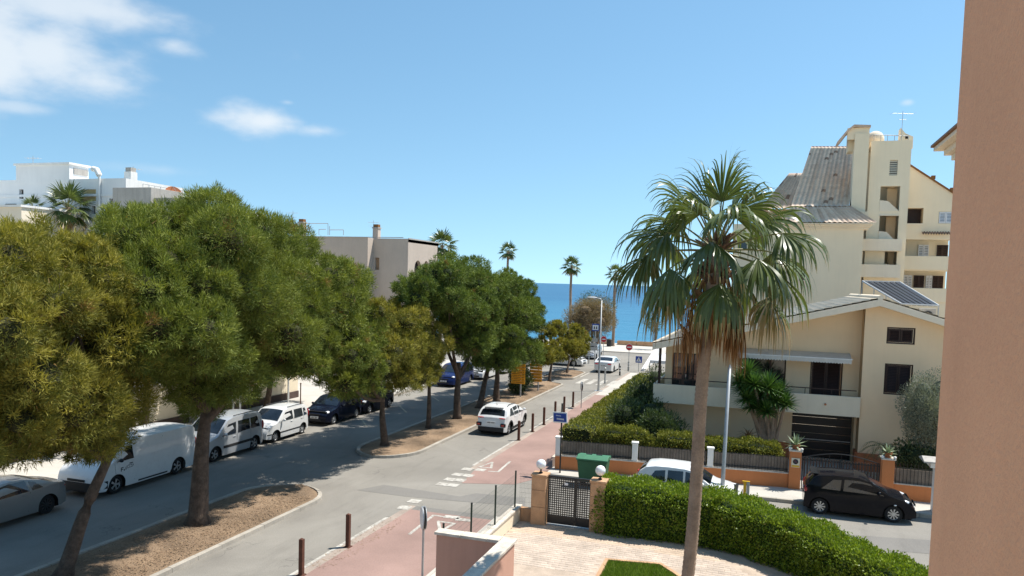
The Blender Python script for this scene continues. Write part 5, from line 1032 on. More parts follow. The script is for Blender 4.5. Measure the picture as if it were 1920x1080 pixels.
pm('lamp_clear', (.70,.72,.74), .12, .05, 4, 30, 0, spec=.8, coord='obj'); pm('lamp_red', (.42,.012,.015), .15, .08, 4, 30, 0, spec=.8, coord='obj'); pm('lamp_orange', (.7,.25,.02), .2, .08, 4, 30, 0, coord='obj'); pm('plate_white', (.72,.72,.70), .5, .04, 4, 30, 0, coord='obj')
WH = {}
def wheel_meshes(kind):
    if kind in WH: return WH[kind]
    t = MB().lathe([(.62,-.10),(.90,-.115),(.98,-.08),(1.0,0),(.98,.08),(.90,.115),(.62,.10)], 28, axis='y', caps=False); tm = t.mesh('tyre', smooth=True); tm.materials.append(M('tyre'))
    r = MB(); rm = 'rim_dark' if 'dark' in kind else 'rim_silver'
    r.lathe([(.66,-.105),(.64,-.09),(.60,-.05),(.60,.06),(.64,.06)], 24, axis='y', caps=False)
    ns = {'cap': 9, 'cap7': 7, 'dark5': 10, 'five': 5}.get(kind, 7)
    for k in range(ns):
        a = 2*math.pi*k/ns; ca, sa = math.cos(a), math.sin(a); w0, w1 = (.075, .125) if ns < 9 else (.05, .09)
        vs = []
        for (rr, w, y) in ((.12,w0,-.10),(.62,w1,-.085)):
            for sg in (-1,1): vs.append((rr*ca-sg*w*sa, y, rr*sa+sg*w*ca))
        vs += [(x, y+.04, z) for x, y, z in vs]; r.add(vs, [(0,2,3,1),(4,5,7,6),(0,4,6,2),(1,3,7,5)])
    r.lathe([(.15,-.115),(.15,-.07)], 14, axis='y'); mr = r.mesh('rim'); mr.materials.append(M(rm))
    d = MB().lathe([(.60,-.02),(.60,-.01)], 20, axis='y').mesh('brake_disc'); d.materials.append(M('under'))
    WH[kind] = (tm, mr, d); return WH[kind]
def car(name, label, loc, rz, L, Wd, Ht, prof, belt, wb, fo, wr, pmat, glass_side, ws, rw, cat='car', wheel='cap', tumble=.17, trim=None, group='vehicles in the streets', head=None, tail=None, plate=True, roofrails=False, bumper_black=False, door_x=(), handles=(), mirror_x=None, arch_black=False, rear_h=None, ground=.19, extras=None, text=None, plan_k=.13, nose_r=.75):
    """x runs from the tail (0) to the nose (L); prof = upper outline (x,z); belt = shoulder height; origin midway on the ground"""
    t = thing(name, label, cat, loc, rz, group); hw0 = Wd/2; PX_ = [p[0] for p in prof]; PZ_ = [p[1] for p in prof]; xc = L/2
    xw = [L-fo, L-fo-wb]; ra = wr+.055
    zt = lambda x: float(np.interp(x, PX_, PZ_))
    def zb(x):
        z = ground+.05*max(0, 1-x/.4)+.05*max(0, 1-(L-x)/.4)
        for w in xw:
            if abs(x-w) < ra: z = max(z, wr+math.sqrt(ra*ra-(x-w)**2))
        return z
    def plan(x):
        k = 1.0
        for d, R2 in ((x, .55), (L-x, nose_r)):
            if d < R2: k -= plan_k*(1-d/R2)**2.1*(1 if d == x else 1.25)
        return k
    def hw(x, z):
        y = hw0*plan(x)
        if z > belt: y *= 1-tumble*((z-belt)/(Ht-belt))**1.15
        elif z < .42: y *= 1-.05*(1-z/.42)
        else: y *= 1-.018*((z-.42)/(belt-.42))**2
        return y
    xs = sorted({round(v, 3) for v in list(np.arange(0, L+.001, .12))+PX_+[L]+[w+ra*s for w in xw for s in (-1,-.98,-.9,-.75,-.55,-.3,0,.3,.55,.75,.9,.98,1)]+[.02,.06,L-.02,L-.06] if 0 <= v <= L})
    NL = 8; tops = (1,.93,.72,.4,0,-.4,-.72,-.93,-1); vs = []; fs = []; ring = 2*NL+len(tops)-2
    for x in xs:
        b, tp = zb(x), zt(x); b = min(b, tp-.05); half = []
        for k in range(NL):
            if tp > belt+.05: z = b+(belt-b)*k/4 if k <= 4 else belt+(tp-.035-belt)*(k-4)/(NL-1-4)
            else: z = b+(tp-.03-b)*k/(NL-1)
            half.append((hw(x, z), z))
        yt = half[-1][0]-.012; row = [(x-xc, y, z) for y, z in half]
        for u in tops[1:-1]: row.append((x-xc, yt*u, tp-.03*abs(u)**3+(.02*(1-u*u))))
        row += [(x-xc, -y, z) for y, z in reversed(half)]; vs += row
    nr = len(row); ns = len(xs)
    for i in range(ns-1):
        for k in range(nr-1): fs.append((i*nr+k, i*nr+k+1, (i+1)*nr+k+1, (i+1)*nr+k))
    fs += [tuple(range(nr-1,-1,-1)), tuple((ns-1)*nr+k for k in range(nr))]
    bd = MB().add(vs, fs).build('body', pmat, t, world=False, smooth=True, angle=38)
    MB().box(.15-xc, L-.15-xc, -hw0+.16, hw0-.16, .16, min(belt, .78)).build('underbody', M('under'), t, world=False)
    # side glass
    def side(pts, off, mat, nm, parent=t):
        for sg in (1, -1):
            q = [(x-xc, sg*(hw(x,z)+off), z) for x, z in pts]; q = q if sg < 0 else q[::-1]; MB().add(q, [tuple(range(len(q)))]).build(nm, mat, parent, world=False)
    for p in glass_side: side(p, .006, M('glass'), 'side_window')
    def topglass(x0, x1, k, nm, y_in=0):
        X_ = np.linspace(x0, x1, 9); vs = []; fs = []; us = np.linspace(-1,1,9)
        for x in X_:
            z = zt(x); dz = (zt(min(x+.02,L))-zt(max(x-.02,0)))/.04; nl = math.hypot(1, dz); wv = hw(x, z)*k
            for u in us: vs.append((x-xc-dz/nl*.01, u*wv, z+.01/nl*1.0-.03*abs(u*k)**3+.02*(1-(u*k)**2)))
        for i in range(8):
            for j in range(8): fs.append((i*9+j, (i+1)*9+j, (i+1)*9+j+1, i*9+j+1))
        MB().add(vs, [f[::-1] for f in fs]).build(nm, M('glass'), t, world=False, smooth=True)
    if ws: topglass(ws[0], ws[1], .9, 'windscreen')
    if rw: topglass(rw[0], rw[1], .86, 'rear_window')
    # seams, handles, mirrors
    for (x0, z0, x1, z1) in door_x:
        d = .006; side([(x0-d,z0),(x0+d,z0),(x1+d,z1),(x1-d,z1)], .003, M('under'), 'door_seam')
    for x, z in handles:
        for sg in (1,-1): MB().obox((x-xc, sg*(hw(x,z)+.012), z), (.16,.03,.03)).build('door_handle', M('black_trim') if 'van' in cat or name == 'van' else pmat, t, world=False, bev=.008)
    if mirror_x:
        x, z = mirror_x
        for sg in (1,-1):
            mm = MB().ball((x-xc, sg*(hw(x,z)+.11), z+.05), (.06,.095,.07), 10, 8).build('mirror', M('black_trim') if bumper_black else pmat, t, world=False, smooth=True)
    for p, mt in (trim or []): side(p, .008, M(mt), 'side_trim')
    # lights
    for (x, y, z, rx, ry, rz_) in (head or []):
        for sg in (1,-1): MB().ball((x-xc, sg*y, z), (rx,ry,rz_), 14, 10).build('headlight', M('lamp_clear'), t, world=False, smooth=True)
    for (x, y, z, rx, ry, rz_) in (tail or []):
        for sg in (1,-1): MB().ball((x-xc, sg*y, z), (rx,ry,rz_), 12, 8).build('taillight', M('lamp_red'), t, world=False, smooth=True)
    # plates, grille, bumpers
    if plate:
        zf = .46; fp = MB().obox((L-xc+.012, 0, zf), (.02,.5,.115)).build('number_plate', M('plate_white'), t, world=False); rp = MB().obox((-xc-.012, 0, rear_h or .55), (.02,.5,.115)).build('number_plate', M('plate_white'), t, world=False)
        for o_, xx, zz in ((fp, L-xc+.024, zf), (rp, -xc-.024, rear_h or .55)):
            m = MB()
            for k in range(7):
                yy = -.19+k*.058+(.02 if k > 3 else 0); m.obox((xx, yy, zz), (.003,.034,.07 if k % 3 else .05))
            m.build('plate_characters', M('ink'), o_, world=False)
    MB().obox((L-xc+.004, 0, .62), (.03, Wd*.42, .09)).build('grille', M('black_trim'), t, world=False, bev=.01); MB().obox((L-xc+.002, 0, .33), (.03, Wd*.5, .11)).build('lower_grille', M('black_trim'), t, world=False, bev=.01)
    if bumper_black:
        for x0, x1, z0, z1 in ((L-.03,L+.035,.22,.56),(-.035,.03,.26,.55)): MB().box(x0-xc, x1-xc, -hw0*.84, hw0*.84, z0, z1).build('bumper', M('black_trim'), t, world=False, bev=.03)
    if roofrails:
        for sg in (1,-1): MB().tube([(x-xc, sg*(hw(x, zt(x)-.04)-.04), zt(x)+.035) for x in roofrails], .02, 6).build('roof_rail', M('black_trim'), t, world=False)
    if arch_black:
        for w in xw:
            m = MB()
            for sg in (1,-1):
                for k in range(14):
                    a0, a1 = math.pi*k/14, math.pi*(k+1)/14; q = []
                    for a, r in ((a0,ra-.01),(a1,ra-.01),(a1,ra+.07),(a0,ra+.07)): x = w+r*math.cos(a); z = max(.2, wr+r*math.sin(a)); q.append((x-xc, sg*(hw(x,z)+.012), z))
                    m.add(q if sg < 0 else q[::-1], [(0,1,2,3)])
            m.build('arch_trim', M('black_trim'), t, world=False)
    # wheels
    tm, mr, dm = wheel_meshes(wheel)
    for w in xw:
        for sg in (1,-1):
            wo_ = bpy.data.objects.new('wheel', dm); COL.objects.link(wo_); wo_.parent = t; wo_.location = (w-xc, sg*(hw0-.125), wr); wo_.scale = (wr,wr,wr)
            if sg > 0: wo_.rotation_euler = (0,0,math.pi)
            for nm, me in (('tyre',tm),('rim',mr)): c = bpy.data.objects.new(nm, me); COL.objects.link(c); c.parent = wo_
    if extras: extras(t, xc, hw)
    return t
def hatch(L, H, hood, wsb, wst, rt, rz, tailz=.92, nose=.62):
    """two-box outline"""
    return [(0,.55),(.02,.62),(.05,tailz),(.12,tailz+.08),(rt*.55,(tailz+H)/2+.05),(rt,H-.07),(rt+.35,H-.01),((rt+wst)/2,H),(wst-.25,H-.02),(wst,H-.06),(wsb,hood+.06),(wsb+.12,hood),(L-.45,hood-.10),(L-.18,hood-.20),(L-.05,nose),(L,.50)]
N_, S_, E_ = math.pi/2, -math.pi/2, 0.0       # facing the sea, facing us, facing right
XP = -23.22
# silver coupe at the left edge (faces us)
car('coupe', 'silver three-door coupe with black alloy wheels at the lower left edge', (XP,17.95,0), S_, 4.05, 1.72, 1.42, [(0,.62),(.03,.9),(.12,1.0),(.55,1.08),(1.0,1.25),(1.5,1.37),(2.0,1.42),(2.4,1.40),(2.7,1.33),(3.25,.97),(3.3,.94),(3.7,.82),(3.95,.66),(4.05,.5)], .93, 2.47, .82, .32, M('paint_silver'), [[(.95,.97),(1.35,.96),(1.45,1.27),(1.25,1.22)],[(1.45,.96),(2.95,.93),(2.62,1.27),(2.1,1.33),(1.56,1.31)]], (2.68,3.22), (.5,1.2), wheel='dark5', head=[(3.72,.62,.66,.2,.14,.09)], tail=[(.06,.62,.82,.06,.16,.1)], door_x=[(1.5,.3,1.42,.93),(2.95,.35,2.98,.92)], handles=[(1.62,.84)], mirror_x=(2.85,.95))
# white van
def van_marks(t, xc, hw):
    m = MB(); y = lambda z: hw(3.9, z)+.008
    for (x, z, w, h) in ((4.02,.86,.03,.15),(3.975,.92,.11,.03),(3.985,.86,.08,.025),(3.88,.82,.05,.05),(3.80,.86,.03,.1),(3.74,.93,.05,.03),(3.71,.86,.05,.03),(3.65,.95,.06,.03),(3.62,.87,.05,.03),(3.55,.96,.06,.03),(3.52,.88,.06,.03),(3.46,.93,.03,.07)): m.box(x-w/2-xc, x+w/2-xc, y(z)-.004, y(z)+.001, z-h/2, z+h/2)
    return m.build('lettering', M('ink'), t, world=False)
vp = [(0,.6),(.02,1.0),(.05,1.75),(.15,1.86),(.5,1.9),(3.3,1.9),(3.55,1.87),(3.75,1.78),(4.42,1.22),(4.5,1.17),(4.85,1.05),(5.02,.9),(5.1,.7),(5.12,.5)]
car('van', 'white delivery van with black bumper and lettering on its door', (XP,23.62,0), S_, 5.12, 1.92, 1.9, vp, 1.16, 3.12, .92, .335, M('paint_white'), [[(3.42,1.18),(4.22,1.16),(3.92,1.5),(3.72,1.66),(3.46,1.68)]], (3.76,4.38), None, cat='van', wheel='five', tumble=.10, head=[(4.8,.72,.86,.2,.16,.11)], tail=[(.02,.85,1.1,.04,.08,.25)], door_x=[(3.38,.35,3.38,1.7),(4.25,.6,4.3,1.12),(1.9,.4,1.9,1.75)], handles=[(3.55,1.02)], mirror_x=(4.12,1.18), bumper_black=True, trim=[([(.05,.24),(.85,.24),(.85,.5),(.05,.5)],'black_trim'), ([(4.62,.3),(5.05,.3),(5.05,.58),(4.62,.58)],'black_trim'), ([(1.7,.24),(3.2,.24),(3.2,.3),(1.7,.3)],'black_trim')], plan_k=.08, extras=lambda t, xc, hw: van_marks(t, xc, hw) and MB().obox((1.9-xc, hw(1.9,1.55)+.004, 1.5), (3.1,.012,.02)).build('side_crease', M('paint_white'), t, world=False))
# pale silver people carrier
bp = [(0,.55),(.02,.9),(.06,1.3),(.16,1.66),(.35,1.76),(1.0,1.80),(2.2,1.78),(2.55,1.70),(3.25,1.16),(3.35,1.10),(3.85,.96),(4.1,.82),(4.2,.62),(4.22,.5)]
car('people_carrier', 'pale silver people carrier with tall roof behind the thickest pine trunk', (XP,28.72,0), S_, 4.22, 1.80, 1.80, bp, 1.04, 2.72, .80, .325, M('paint_pale_silver'), [[(.35,1.08),(1.02,1.08),(1.0,1.55),(.5,1.58)],[(1.1,1.08),(1.95,1.06),(1.88,1.56),(1.08,1.56)],[(2.1,1.06),(3.02,1.04),(2.55,1.50),(2.02,1.55)]], (2.55,3.2), (.07,.16), wheel='five', tumble=.14, head=[(3.9,.66,.78,.18,.16,.14)], tail=[(.03,.78,1.1,.05,.08,.2)], door_x=[(2.02,.3,2.02,1.05),(1.05,.4,1.05,1.05),(3.05,.35,3.08,1.02)], handles=[(2.2,.92)], mirror_x=(2.92,1.08), trim=[([(.9,.50),(2.95,.50),(2.95,.62),(.9,.62)],'black_trim')], roofrails=[.7,1.0,1.6,2.1])
# small white hatchback
pp = [(0,.55),(.02,.85),(.05,1.1),(.14,1.38),(.28,1.52),(.8,1.56),(1.8,1.55),(2.1,1.49),(2.72,1.02),(2.8,.97),(3.2,.87),(3.42,.72),(3.52,.55),(3.54,.48)]
car('hatchback', 'small boxy white hatchback parked in front of the black cars', (XP+.02,33.0,0), S_, 3.54, 1.60, 1.56, pp, .98, 2.30, .66, .29, M('paint_white'), [[(.22,1.0),(.55,1.0),(.55,1.38),(.36,1.36)],[(.62,1.0),(1.38,.99),(1.36,1.40),(.64,1.40)],[(1.5,.99),(2.5,.98),(2.08,1.36),(1.5,1.40)]], (2.12,2.7), (.06,.15), wheel='cap7', tumble=.16, head=[(3.25,.6,.74,.15,.14,.10)], tail=[(.03,.68,1.05,.05,.08,.22)], door_x=[(1.44,.3,1.44,.98),(.6,.42,.58,.98),(2.55,.35,2.58,.97)], handles=[(1.62,.88),(.72,.9)], mirror_x=(2.42,1.0), trim=[([(.75,.42),(2.6,.42),(2.6,.48),(.75,.48)],'black_trim'), ([(3.2,.42),(3.5,.42),(3.5,.47),(3.2,.47)],'black_trim')], roofrails=[.5,.9,1.4,1.8])
hb = lambda L, H: hatch(L, H, .92, L*.73, L*.55, L*.13, 0)
car('hatchback', 'dark blue-black hatchback facing us under the low pine branches', (XP+.05,38.35,0), S_, 3.9, 1.70, 1.46, hb(3.9,1.46), .92, 2.46, .78, .30, M('paint_blue_black'), [[(.62,.95),(1.2,.94),(1.2,1.3),(.85,1.26)],[(1.28,.94),(2.66,.92),(2.2,1.28),(1.3,1.32)]], (2.16,2.82), (.15,.48), wheel='cap', head=[(3.55,.62,.70,.2,.15,.11)], tail=[(.05,.65,.85,.05,.14,.12)], mirror_x=(2.55,.95), door_x=[(1.24,.3,1.24,.92)])
car('minivan', 'black minivan facing us right behind the blue-black hatchback', (XP+.08,42.45,0), S_, 3.95, 1.70, 1.60, [(0,.55),(.03,.95),(.2,1.3),(.45,1.52),(1.0,1.6),(1.8,1.59),(2.1,1.52),(3.05,.98),(3.15,.94),(3.6,.82),(3.85,.64),(3.95,.5)], .96, 2.6, .72, .30, M('paint_black'), [[(.5,1.0),(1.2,.98),(1.2,1.42),(.75,1.4)],[(1.28,.98),(2.8,.96),(2.2,1.38),(1.3,1.44)]], (2.14,3.0), (.1,.4), wheel='five', head=[(3.6,.62,.74,.22,.14,.1)], tail=[(.05,.65,.9,.05,.12,.16)], mirror_x=(2.7,1.0))
car('minivan', 'blue minivan facing us on the far left side of the road', (-23.05,56.2,0), S_, 4.4, 1.80, 1.64, [(0,.55),(.03,.95),(.15,1.35),(.35,1.58),(1.2,1.64),(2.2,1.62),(2.5,1.54),(3.4,1.02),(3.5,.98),(4.05,.86),(4.3,.68),(4.4,.5)], .98, 2.68, .88, .32, M('paint_blue'), [[(.4,1.0),(1.1,1.0),(1.1,1.46),(.6,1.44)],[(1.18,1.0),(2.1,.99),(2.06,1.46),(1.2,1.48)],[(2.2,.99),(3.15,.98),(2.55,1.40),(2.2,1.46)]], (2.54,3.36), (.06,.3), wheel='five', head=[(4.05,.68,.76,.2,.15,.1)], tail=[(.05,.7,.95,.05,.12,.18)], mirror_x=(3.1,1.02), group='cars parked far up the left side')
gen = dict(wheel='cap', group='cars parked far up the left side')
def generic(label, loc, rz, pmn, L=4.05, H=1.46, Wd=1.72, name='hatchback', grp=None, **k):
    kk = dict(wheel='cap', group=grp or 'cars parked far up the left side', head=[(L-.35,.62,.70,.2,.15,.1)], tail=[(.05,.62,.86,.06,.16,.1)], mirror_x=(L*.655,.95), door_x=[(L*.32,.35,L*.31,.92),(L*.49,.3,L*.49,.92)], handles=[(L*.36,.82),(L*.52,.82)]); kk.update(k)
    return car(name, label, loc, rz, L, Wd, H, hb(L,H), .92, L*.62, L*.2, .31, M(pmn), [[(L*.155,.95),(L*.31,.94),(L*.31,H-.15),(L*.215,H-.2)],[(L*.33,.94),(L*.475,.93),(L*.475,H-.13),(L*.335,H-.14)],[(L*.495,.93),(L*.68,.92),(L*.565,H-.18),(L*.495,H-.13)]], (L*.553,L*.722), (L*.035,L*.125), **kk)
generic('white hatchback facing us directly behind the blue minivan', (-22.55,61.3,0), S_, 'paint_white'); generic('white car seen between two pine trunks far up the left side', (-22.3,66.3,0), S_, 'paint_white', L=4.2); generic('silver car parked last on the far left side', (-22.4,71.4,0), S_, 'paint_silver', L=4.2)
# white crossover driving away
kp = [(0,.55),(.03,.75),(.07,.98),(.2,1.1),(.42,1.36),(.62,1.5),(1.1,1.57),(2.0,1.55),(2.35,1.47),(3.05,1.04),(3.15,1.0),(3.75,.92),(4.05,.74),(4.15,.55),(4.17,.48)]
def kona_x(t, xc, hw):
    for sg in (1,-1):
        MB().obox((-xc+.01, sg*.68, .60), (.1,.3,.2)).build('rear_lamp_pod', M('black_trim'), t, world=False, bev=.04); MB().obox((-xc-.045, sg*.68, .60), (.02,.17,.08)).build('rear_fog_light', M('lamp_red'), t, world=False)
    MB().box(-xc-.05, .06-xc, -.72, .72, .24, .47).build('rear_bumper', M('black_trim'), t, world=False, bev=.03); MB().obox((.52-xc,0,1.475), (.28,1.05,.025)).build('rear_spoiler', M('paint_white'), t, world=False, bev=.01); MB().tube([(.95-xc,0,1.51),(.85-xc,0,1.64)], [.02,.006], 5).build('roof_aerial', M('black_trim'), t, world=False)
car('crossover', 'white crossover with black wheel arches driving away on the right lane', (-13.5,40.25,0), N_, 4.17, 1.76, 1.53, [(x_, z_*.975) for x_, z_ in kp], 1.0, 2.6, .83, .335, M('paint_white'), [[(.62,1.04),(1.3,1.02),(1.3,1.38),(.98,1.36)],[(1.38,1.02),(2.1,1.01),(2.08,1.40),(1.4,1.39)],[(2.2,1.01),(2.95,1.0),(2.45,1.34),(2.18,1.39)]], (2.38,3.0), (.2,.46), cat='car', wheel='five', head=[(3.8,.66,.72,.16,.16,.06)], tail=[(.07,.60,.96,.05,.2,.028)], tumble=.27, trim=[([(.9,.24),(3.3,.24),(3.3,.40),(.9,.40)],'black_trim')], roofrails=[.8,1.1,1.7,2.1], arch_black=True, mirror_x=(2.8,1.06), rear_h=.72, extras=kona_x, door_x=[(1.34,.42,1.34,1.0),(2.14,.4,2.14,1.0)], handles=[(1.5,.9),(2.3,.88)], plan_k=.17, group='cars moving on the road')
sp_ = [(0,.55),(.03,.85),(.08,1.0),(.5,1.06),(.7,1.1),(1.35,1.38),(1.9,1.43),(2.4,1.41),(2.7,1.33),(3.4,.98),(3.5,.94),(4.1,.84),(4.35,.68),(4.42,.5)]
car('sedan', 'white saloon car driving away beyond the zebra crossing', (-13.95,72.4,0), N_, 4.42, 1.80, 1.43, sp_, .96, 2.65, .88, .32, M('paint_white'), [[(1.0,1.0),(1.75,.98),(1.75,1.3),(1.4,1.26)],[(1.83,.98),(3.1,.97),(2.7,1.24),(1.85,1.31)]], (2.72,3.36), (.68,1.3), wheel='five', head=[(4.0,.66,.7,.2,.15,.08)], tail=[(.05,.6,.84,.06,.2,.06)], mirror_x=(3.0,1.0), rear_h=.7, group='cars moving on the road')
q = G(1072,686); generic('white car parked side-on at the seafront junction', (q[0]-.9,q[1]+.6,0), math.radians(-8), 'paint_white', L=4.3, H=1.6, name='parked_car', grp='cars at the seafront'); q = G(1101,674); generic('pale car facing us at the seafront left of the sign posts', (q[0],q[1]+2.0,0), S_, 'paint_pale_silver', L=4.2, H=1.5, name='parked_car', grp='cars at the seafront')
# white hatchback behind our hedge
generic('white hatchback standing behind the bright garden hedge', (-2.45,29.55,0), .0, 'paint_white', L=4.0, H=1.5, Wd=1.73, grp='cars in the side street', wheel='cap')
# black hatchback
yp = [(0,.52),(.02,.75),(.05,1.0),(.14,1.14),(.32,1.38),(.48,1.47),(1.0,1.52),(1.8,1.51),(2.15,1.43),(2.85,1.0),(2.95,.96),(3.35,.86),(3.62,.68),(3.74,.52),(3.76,.46)]
car('hatchback', 'black three-door hatchback parked in front of the iron driveway gate', (3.62,30.78,0), -.012, 3.76, 1.70, 1.52, yp, .96, 2.46, .74, .305, M('paint_black'), [[(.58,1.0),(1.22,.98),(1.26,1.36),(.98,1.34)],[(1.32,.98),(2.68,.95),(2.2,1.32),(1.85,1.38),(1.36,1.38)]], (2.2,2.8), (.12,.34), wheel='cap', head=[(3.32,.62,.74,.24,.13,.10)], tail=[(.08,.66,.88,.08,.12,.14)], mirror_x=(2.5,1.0), door_x=[(1.28,.32,1.28,.96),(2.68,.34,2.72,.94)], handles=[(1.5,.86)], rear_h=.78, group='cars in the side street', extras=lambda t, xc, hw: [MB().obox((.36-xc,0,1.46), (.3,1.16,.03)).build('rear_spoiler', M('paint_black'), t, world=False, bev=.01)]+[MB().ball((3.05-xc, s*(hw(3.05,.62)), .66), (.05,.012,.025), 8, 6).build('side_repeater', M('lamp_clear'), t, world=False) for s in (1,-1)])

# ================================================================== WALLS AND STREET FURNITURE
# orange front wall of the yellow house
OW = thing('front_wall', 'orange rendered low wall with screen fence in front of the yellow house', 'wall', (-3.5,32.7,0))
A_, B_ = Vector((-8.35,32.2)), Vector((1.28,33.22)); dv = (B_-A_).normalized(); ang = math.atan2(dv.y, dv.x); LW = (B_-A_).length
def along(s, off=0): p = A_+dv*s; return (p.x-dv.y*off, p.y+dv.x*off)
def seg(parent, name, mat, s0, s1, w, z0, z1, off=0, bev=0): c = along((s0+s1)/2, off); return MB().obox((c[0],c[1],(z0+z1)/2), (s1-s0, w, z1-z0), ang).build(name, M(mat), parent, bev=bev)
seg(OW, 'wall', 'orange_render', 0, LW, .25, 0, .70); seg(OW, 'cap', 'stone_cap', 0, LW, .29, .70, .735)
posts = [.12, 3.42, 6.55]
for s in posts: p_ = seg(OW, 'post', 'white_paint', s-.12, s+.12, .24, .735, 1.48, bev=.01); seg(p_, 'post_cap', 'white_paint', s-.15, s+.15, .30, 1.48, 1.55, bev=.02)
for s0, s1 in ((.28,3.26),(3.58,6.39),(6.71,LW-.02)):
    n = int((s1-s0)/.022); vs = []; fs = []
    for k in range(n+1):
        p = along(s0+(s1-s0)*k/n, .012*math.sin(k*1.9)+.05); vs += [(p[0],p[1],.74), (p[0],p[1],1.34+.012*math.sin(k*.37)+random.uniform(-.006,.006))]
    fs = [(2*k,2*k+2,2*k+3,2*k+1) for k in range(n)]; MB().add(vs, fs).build('reed_screen', M('screen'), OW)
    m = MB()
    for z in (.85, 1.36): a = along(s0, .02); b = along(s1, .02); m.tube([(a[0],a[1],z),(b[0],b[1],z)], .012, 5)
    for k in range(int((s1-s0)/.12)+1): a = along(s0+.12*k, .02); m.tube([(a[0],a[1],.74),(a[0],a[1],1.42)], .006, 4)
    m.build('railing', M('black_iron'), OW)
# side wall along the street under the hedge
t = thing('side_wall', 'low cream wall under the long street hedge beside the red lane', 'wall', (-8.45,44,0)); B(-8.56,-8.42,32.5,57,0,.5).build('wall', M('cream_light'), t); B(-8.6,-8.38,32.5,57,.5,.55).build('cap', M('stone_cap'), t)
# gate pillars with agaves
def agave_pot(x, y, z, lab, s):
    t = thing('potted_agave', lab, 'plant', (x,y,z), group='agaves on the driveway pillars'); MB().lathe([(.10,0),(.15,.16),(.165,.17),(.165,.2),(.14,.2),(.13,.17)], 14, (x,y,z)).build('pot', M('terracotta'), t, smooth=True, angle=40); rosette((x,y,z+.18), 26, .48*s, .035, 'agave', t, 'leaves', droop=.1)
def gpillar(x0, x1, y, lab):
    t = thing('driveway_pillar', lab, 'pillar', ((x0+x1)/2,y,0), group='orange driveway pillars'); B(x0,x1,y-.23,y+.23,0,1.66).build('shaft', M('orange_render'), t, bev=.012); B(x0-.04,x1+.04,y-.27,y+.27,1.66,1.72).build('cap', M('stone_cap'), t, bev=.012)
    for (dx, dy) in ((.03,-.2),(-.03,-.2)): MB().ball(((x1 if dx > 0 else x0)+dx*.0, y+dy, 1.77), .06, 10, 8).build('cap_ball', M('white_paint'), t, smooth=True)
    return t
gpillar(1.29,1.74,33.2,'orange gate pillar with no-parking plate and an agave pot on top'); gpillar(4.72,5.16,33.2,'orange gate pillar right of the iron driveway gate, agave pot on top')
agave_pot(1.51,33.2,1.72,'tall agave in a terracotta pot on the pillar with the no-parking plate',1.1); agave_pot(4.94,33.2,1.72,'smaller agave on the pillar right of the iron gate',.85)
t = thing('no_parking_plate', 'white no-parking plate with black ring and yellow strip on the orange pillar', 'sign', (1.5,32.96,1.2))
B(1.36,1.68,32.945,32.966,1.02,1.40).build('plate', pm('plate_cream', (.66,.60,.48), .6, .06, 4, 30, .05), t); MB().lathe([(.105,-.004),(.105,0)], 20, (1.52,32.943,1.26), 'y').build('ring', M('ink'), t); MB().lathe([(.07,-.004),(.07,0)], 20, (1.52,32.939,1.26), 'y').build('disc', plain('dull_blue', (.03,.035,.06), .6), t); MB().obox((1.52,32.933,1.26),(.18,.004,.028),ax=[(.7,0,-.7),(0,1,0),(.7,0,.7)]).build('slash', plain('dull_red', (.14,.03,.03), .6), t); B(1.38,1.66,32.938,32.944,1.04,1.11).build('strip', M('yellow_plastic'), t)
# iron driveway gate
t = thing('driveway_gate', 'dark iron driveway gate of upright bars with an arched top', 'gate', (3.23,33.2,0))
for x0, x1 in ((1.78,3.22),(3.24,4.68)):
    lf = MB().box(x0,x0+.04,33.18,33.22,.1,1.40).box(x1-.04,x1,33.18,33.22,.1,1.40).box(x0+.04,x1-.04,33.182,33.218,.1,.15).box(x0+.04,x1-.04,33.182,33.218,1.32,1.36).build('gate_leaf', M('black_iron'), t)
    for k in range(12): xx = x0+.04+(x1-x0-.08)*(k+.5)/12; MB().box(xx-.028,xx+.028,33.186,33.214,.15,1.32).build('bar', M('gate_brown'), lf) if False else MB().box(xx-.03,xx+.03,33.186,33.214,.15,1.42).build('bar', pm('gate_brown', (.055,.035,.028), .7, .2, 5, 30, .2), lf)
m = MB(); m.tube([(1.8+.144*k,33.2,1.42+.26*math.sin(math.pi*k/20)) for k in range(21)], .02, 6)
for k in range(4,17,3): m.tube([(1.8+.144*k,33.2,1.40),(1.8+.144*k,33.2,1.42+.26*math.sin(math.pi*k/20))], .012, 5)
m.build('arch_bar', M('black_iron'), t)
# wall right of the gate
t = thing('front_wall', 'orange wall with screen fence right of the driveway gate', 'wall', (7,33.2,0)); B(5.17,12,33.08,33.33,0,.72).build('wall', M('orange_render'), t); B(5.17,12,33.06,33.35,.72,.755).build('cap', M('stone_cap'), t); B(5.2,12,33.19,33.215,.756,1.32).build('reed_screen', M('screen'), t)
m = MB()
for k in range(40): m.tube([(5.25+k*.13,33.15,.755),(5.25+k*.13,33.15,1.55)], .009, 4)
m.box(5.2,11,33.14,33.16,1.36,1.385).build('railing', M('black_iron'), t)
q = aty(1730,862,31.5); q2 = aty(1752,880,31.5)
t = thing('letterbox_shelter', 'white tiled shelter top peeking out beside the pink wall', 'shelter', (q[0]+.6,31.7,0)); B(q[0]+.45,q[0]+1.2,31.5,32.0,0,q[2]-.25).build('post', M('white_paint'), t); B(q[0]+.25,q[0]+1.4,31.35,32.1,q[2]-.25,q[2]-.06).build('ledge', M('white_paint'), t, bev=.01); MB().prism_x([(31.2,q[2]-.05),(32.2,q[2]-.05),(32.2,q[2]+.0),(31.7,q[2]+.12),(31.2,q[2]+.0)], q[0], q[0]+1.6).build('roof', M('raw_concrete'), t)
pm('pale_gravel', (.42,.36,.28), 1, .2, 1, 12, .5)  # light ground tone added as a reflector for the house walls
